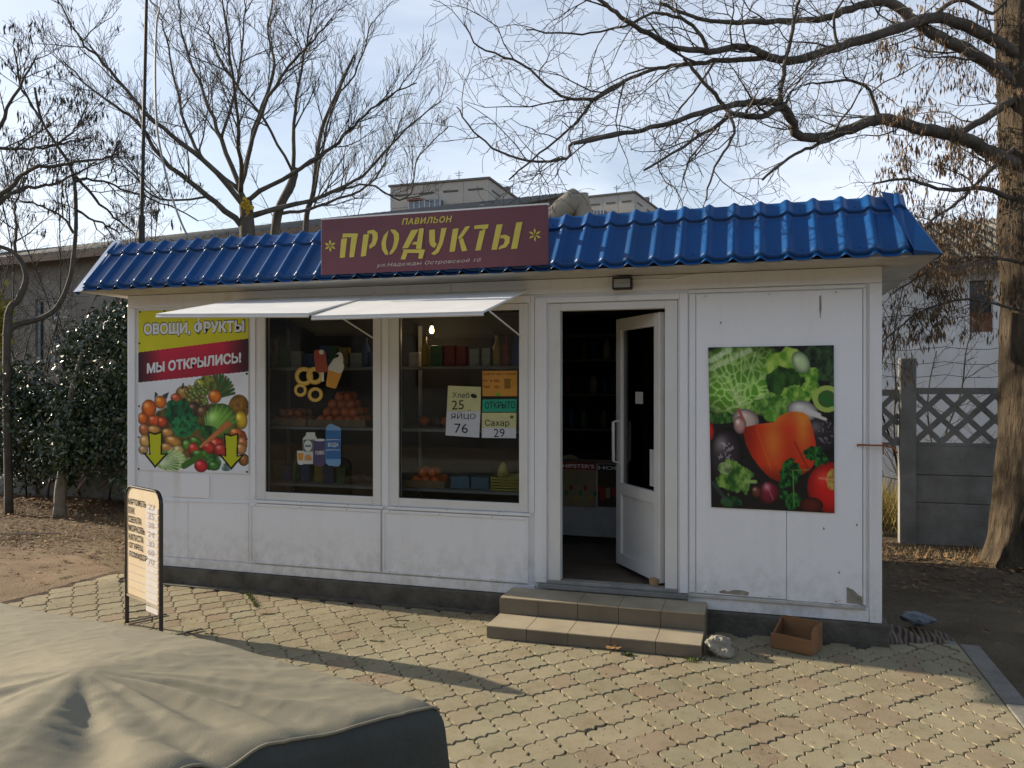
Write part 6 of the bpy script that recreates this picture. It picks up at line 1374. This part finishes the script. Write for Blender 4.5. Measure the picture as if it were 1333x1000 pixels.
r = np.random.default_rng(33); blobs = [(1.5, .2, 2.2, .6, .5, .6), (1.9, .35, 2.5, .45, .5, .35), (.95, .3, 2.35, .5, .45, .4), (1.75, .5, 2.35, .5, .5, .45), (1.2, .5, 2.5, .45, .5, .3), (-.9, .3, 1.6, .5, .5, .35), (1.15, .35, 1.95, .75, .55, .85), (.45, .45, 2.0, .75, .6, .7), (-.35, .3, 1.25, .75, .55, .45), (1.3, .2, 1.0, .6, .5, .8), (.35, .1, 1.15, .7, .5, .55), (1.7, .9, 1.9, .55, .6, .9), (-1.1, .4, 1.25, .6, .6, .45), (-1.5, .7, .75, .7, .5, .5), (.1, -.1, .85, .38, .35, .28), (1.55, .4, .5, .4, .4, .35), (-.9, .9, .6, .5, .5, .4)]
V_, F_ = [], []
for (bx, by, bz, rx, ry, rz_) in blobs:
    cnt = int(3000 * rx * rz_ + 300); clumps = r.normal(0, 1, (int(cnt / 26) + 3, 3)); clumps /= np.linalg.norm(clumps, axis=1)[:, None]; clumps *= r.uniform(.45, 1.0, (len(clumps), 1))
    for k in range(cnt * 2):
        c = clumps[r.integers(len(clumps))] * (rx, ry, rz_) + r.normal(0, .085, 3); p = np.array((tb.x + bx, tb.y + by, bz)) + c
        if p[0] > -.12 and p[1] < 3: p[0] = -.12 - abs(r.normal(0, .1))
        d = r.normal(0, 1, 3); d[2] -= .6; d /= np.linalg.norm(d); s = np.cross(d, r.normal(0, 1, 3)); s /= np.linalg.norm(s); l_ = r.uniform(.05, .085); w_ = l_ * .30; nn = np.cross(d, s)
        i0 = len(V_); V_ += [tuple(p), tuple(p + d * l_ * .5 + s * w_ + nn * w_ * .3), tuple(p + d * l_), tuple(p + d * l_ * .5 - s * w_ + nn * w_ * .3), ]; F_ += [(i0, i0 + 1, i0 + 2), (i0, i0 + 2, i0 + 3)]
kind(mesh('foliage', V_, F_, lm, T4.t), 'stuff')
T4b = thing('yellow_bush', 'yellowing leafy bush at the far left edge by the fence', 'bush')
q = B(); rr = random.Random(5)
for k in range(500):
    p = PD(rr.gauss(-6, 9), rr.gauss(425, 26), 10.6); a = Vector((rr.uniform(-1, 1), rr.uniform(-1, 1), rr.uniform(-1, 1))).normalized() * .05; c = a.orthogonal().normalized() * .035; q.add([p - a, p + c, p + a, p - c], [[0, 1, 2, 3]])
kind(q.obj('foliage', mat('yellow_green_leaf', (.26, .23, .03), .6), T4b), 'stuff'); pb_ = PD(-8, 420, 10.6); B().tube([Vector((pb_.x, pb_.y, -.1)), pb_], .02, 6).obj('stem', twigm, T4b)

# ------------------------------------------------------------------ litter, tufts and weeds
def scatter(name, regions, m, n, size, up=.02, seed=1, curl=.5):
    q = B(); r = random.Random(seed)
    for _ in range(n):
        x0, x1, y0, y1, w_ = r.choices(regions, [g[4] for g in regions])[0]; x, y = r.uniform(x0, x1), r.uniform(y0, y1); l_ = size * r.uniform(.5, 1.3)
        z = .0 + (up * r.random()) + (-.035 if x > 6.6 else 0); a = r.random() * 6.28; d = Vector((math.cos(a), math.sin(a), r.uniform(-.2, .35))) * l_; s_ = Vector((-d.y, d.x, r.uniform(-.3, .3) * l_)) * .6; c = Vector((x, y, z + .01))
        m_ = Vector((0, 0, -l_ * curl * .25)); q.add([c - d, c - d * .2 + s_ + m_, c + d * 1.1, c - d * .2 - s_ + m_], [[0, 1, 2], [0, 2, 3]])
    return kind(q.obj(name, m, None), 'stuff')
lit = mat('fallen_leaf_litter', (.19, .105, .05), .85, .2, 5, 0, rand=.5, island=True)
scatter('fallen_leaves', [(-6, -.5, .55, 3.7, 6), (-8, -.6, 3.0, 3.8, 2), (6.2, 8.6, 1.4, 3.7, 1.6), (6.7, 7.6, -1.5, 1.4, .12), (-5, -.5, -.5, .5, .25)], lit, 6500, .028, .03, 4)
scatter('bright_fallen_leaves', [(-6, -1.5, 3.0, 3.75, 3), (6.3, 8.0, 2.6, 3.7, 2), (-5, -.6, .8, 3, 1)], mat('pale_orange_leaf', (.42, .23, .09), .8, .2, rand=.3, island=True), 700, .032, .04, 9)
def grass(name, label_m, spots, n, h_, seed, col):
    q = B(); r = random.Random(seed)
    for _ in range(n):
        x0, y0, x1, y1, sp = r.choice(spots); t = r.random(); x = x0 + (x1 - x0) * t + r.gauss(0, sp); y = y0 + (y1 - y0) * t + r.gauss(0, sp); l_ = h_ * r.uniform(.4, 1.2); a = r.random() * 6.28; w_ = .0035
        b0 = Vector((x, y, -.008)); t1 = b0 + Vector((math.cos(a) * l_ * .5, math.sin(a) * l_ * .5, l_)); s_ = Vector((-math.sin(a), math.cos(a), 0)) * w_; q.add([b0 - s_, b0 + s_, t1], [[0, 1, 2]])
    return kind(q.obj(name, mat(label_m, col, .7, .2, rand=.3, island=True), None), 'stuff')
w0 = PZ(30, 772); w1 = PZ(90, 752); w2_ = PZ(150, 742); j0, j1 = PZ(322, 770), PZ(336, 790); k0, k1 = PZ(146, 780), PZ(148, 808); e0, e1 = PZ(893, 855), PZ(905, 860)
grass('green_weeds', 'fresh_weed_green', [(w0.x, w0.y, w1.x, w1.y, .02), (w1.x, w1.y, w2_.x, w2_.y, .015), (PZ(78, 755).x, PZ(78, 755).y, PZ(92, 752).x, PZ(92, 752).y, .02), (j0.x, j0.y, j1.x, j1.y, .012), (e0.x, e0.y, e1.x, e1.y, .02), (PZ(815, 853).x, PZ(815, 853).y, PZ(822, 852).x, PZ(822, 852).y, .005)] * 1, 1500, .022, 3, (.16, .20, .035))
grass('dry_grass', 'straw_grass', [(-6, 1.2, -.6, 1.0, .35), (-6, 2.6, -1, 2.6, .5), (6.3, 3.2, 8.4, 3.3, .25)], 5200, .06, 7, (.30, .22, .11))
grass('sunlit_meadow', 'dry_meadow_grass', [(5.4, 5.2, 7.4, 5.0, .35), (6.5, 5.6, 10, 5.6, .5)], 6000, .55, 11, (.42, .33, .10))
q = B().tube([(-4.6, .55, .035), (-3.6, .9, .04), (-2.9, 1.0, .05), (-2.2, 1.35, .035)], .010, 5).tube([(-3.6, .9, .04), (-3.3, 1.2, .05)], .006, 5); o = q.obj('fallen_twig', mat('bleached_twig', (.32, .27, .2), .9), None); tag(o, 'bleached forked twig lying on the dirt left of the pavement', 'twig')
# moss and mortar along the foot of the plinth
q = B().fr(.0, 3.5, .0455, .10, -.015, .006); kind(q.obj('footing_strip', mat('dirty_footing', (.14, .125, .095), .95, .3, 12, .8), None, bevel=.004), 'structure')

bits = B(); r = random.Random(41)
for _ in range(900):
    x, y = r.uniform(-.3, 6.5), -abs(r.gauss(0, 1.6)) - .06; l_ = r.uniform(.003, .009); a = r.random() * 6.28; d = Vector((math.cos(a), math.sin(a), .15)) * l_; e = Vector((-d.y, d.x, 0)) * .6; c = Vector((x, y, .002))
    bits.add([c - d, c + e, c + d, c - e, c + Vector((0, 0, l_ * .7))], [[0, 1, 4], [1, 2, 4], [2, 3, 4], [3, 0, 4]])
kind(bits.obj('pavement_grit', mat('grit_and_leaf_crumbs', (.16, .12, .07), .9, .3, rand=.6, island=True), None), 'stuff')
grass('joint_moss', 'dull_joint_moss', [(x, y, x + .1, y + .02, .004) for x, y in [(r.uniform(0, 6.3), -r.uniform(.15, 3)) for _ in range(26)]], 1500, .010, 13, (.13, .14, .04))
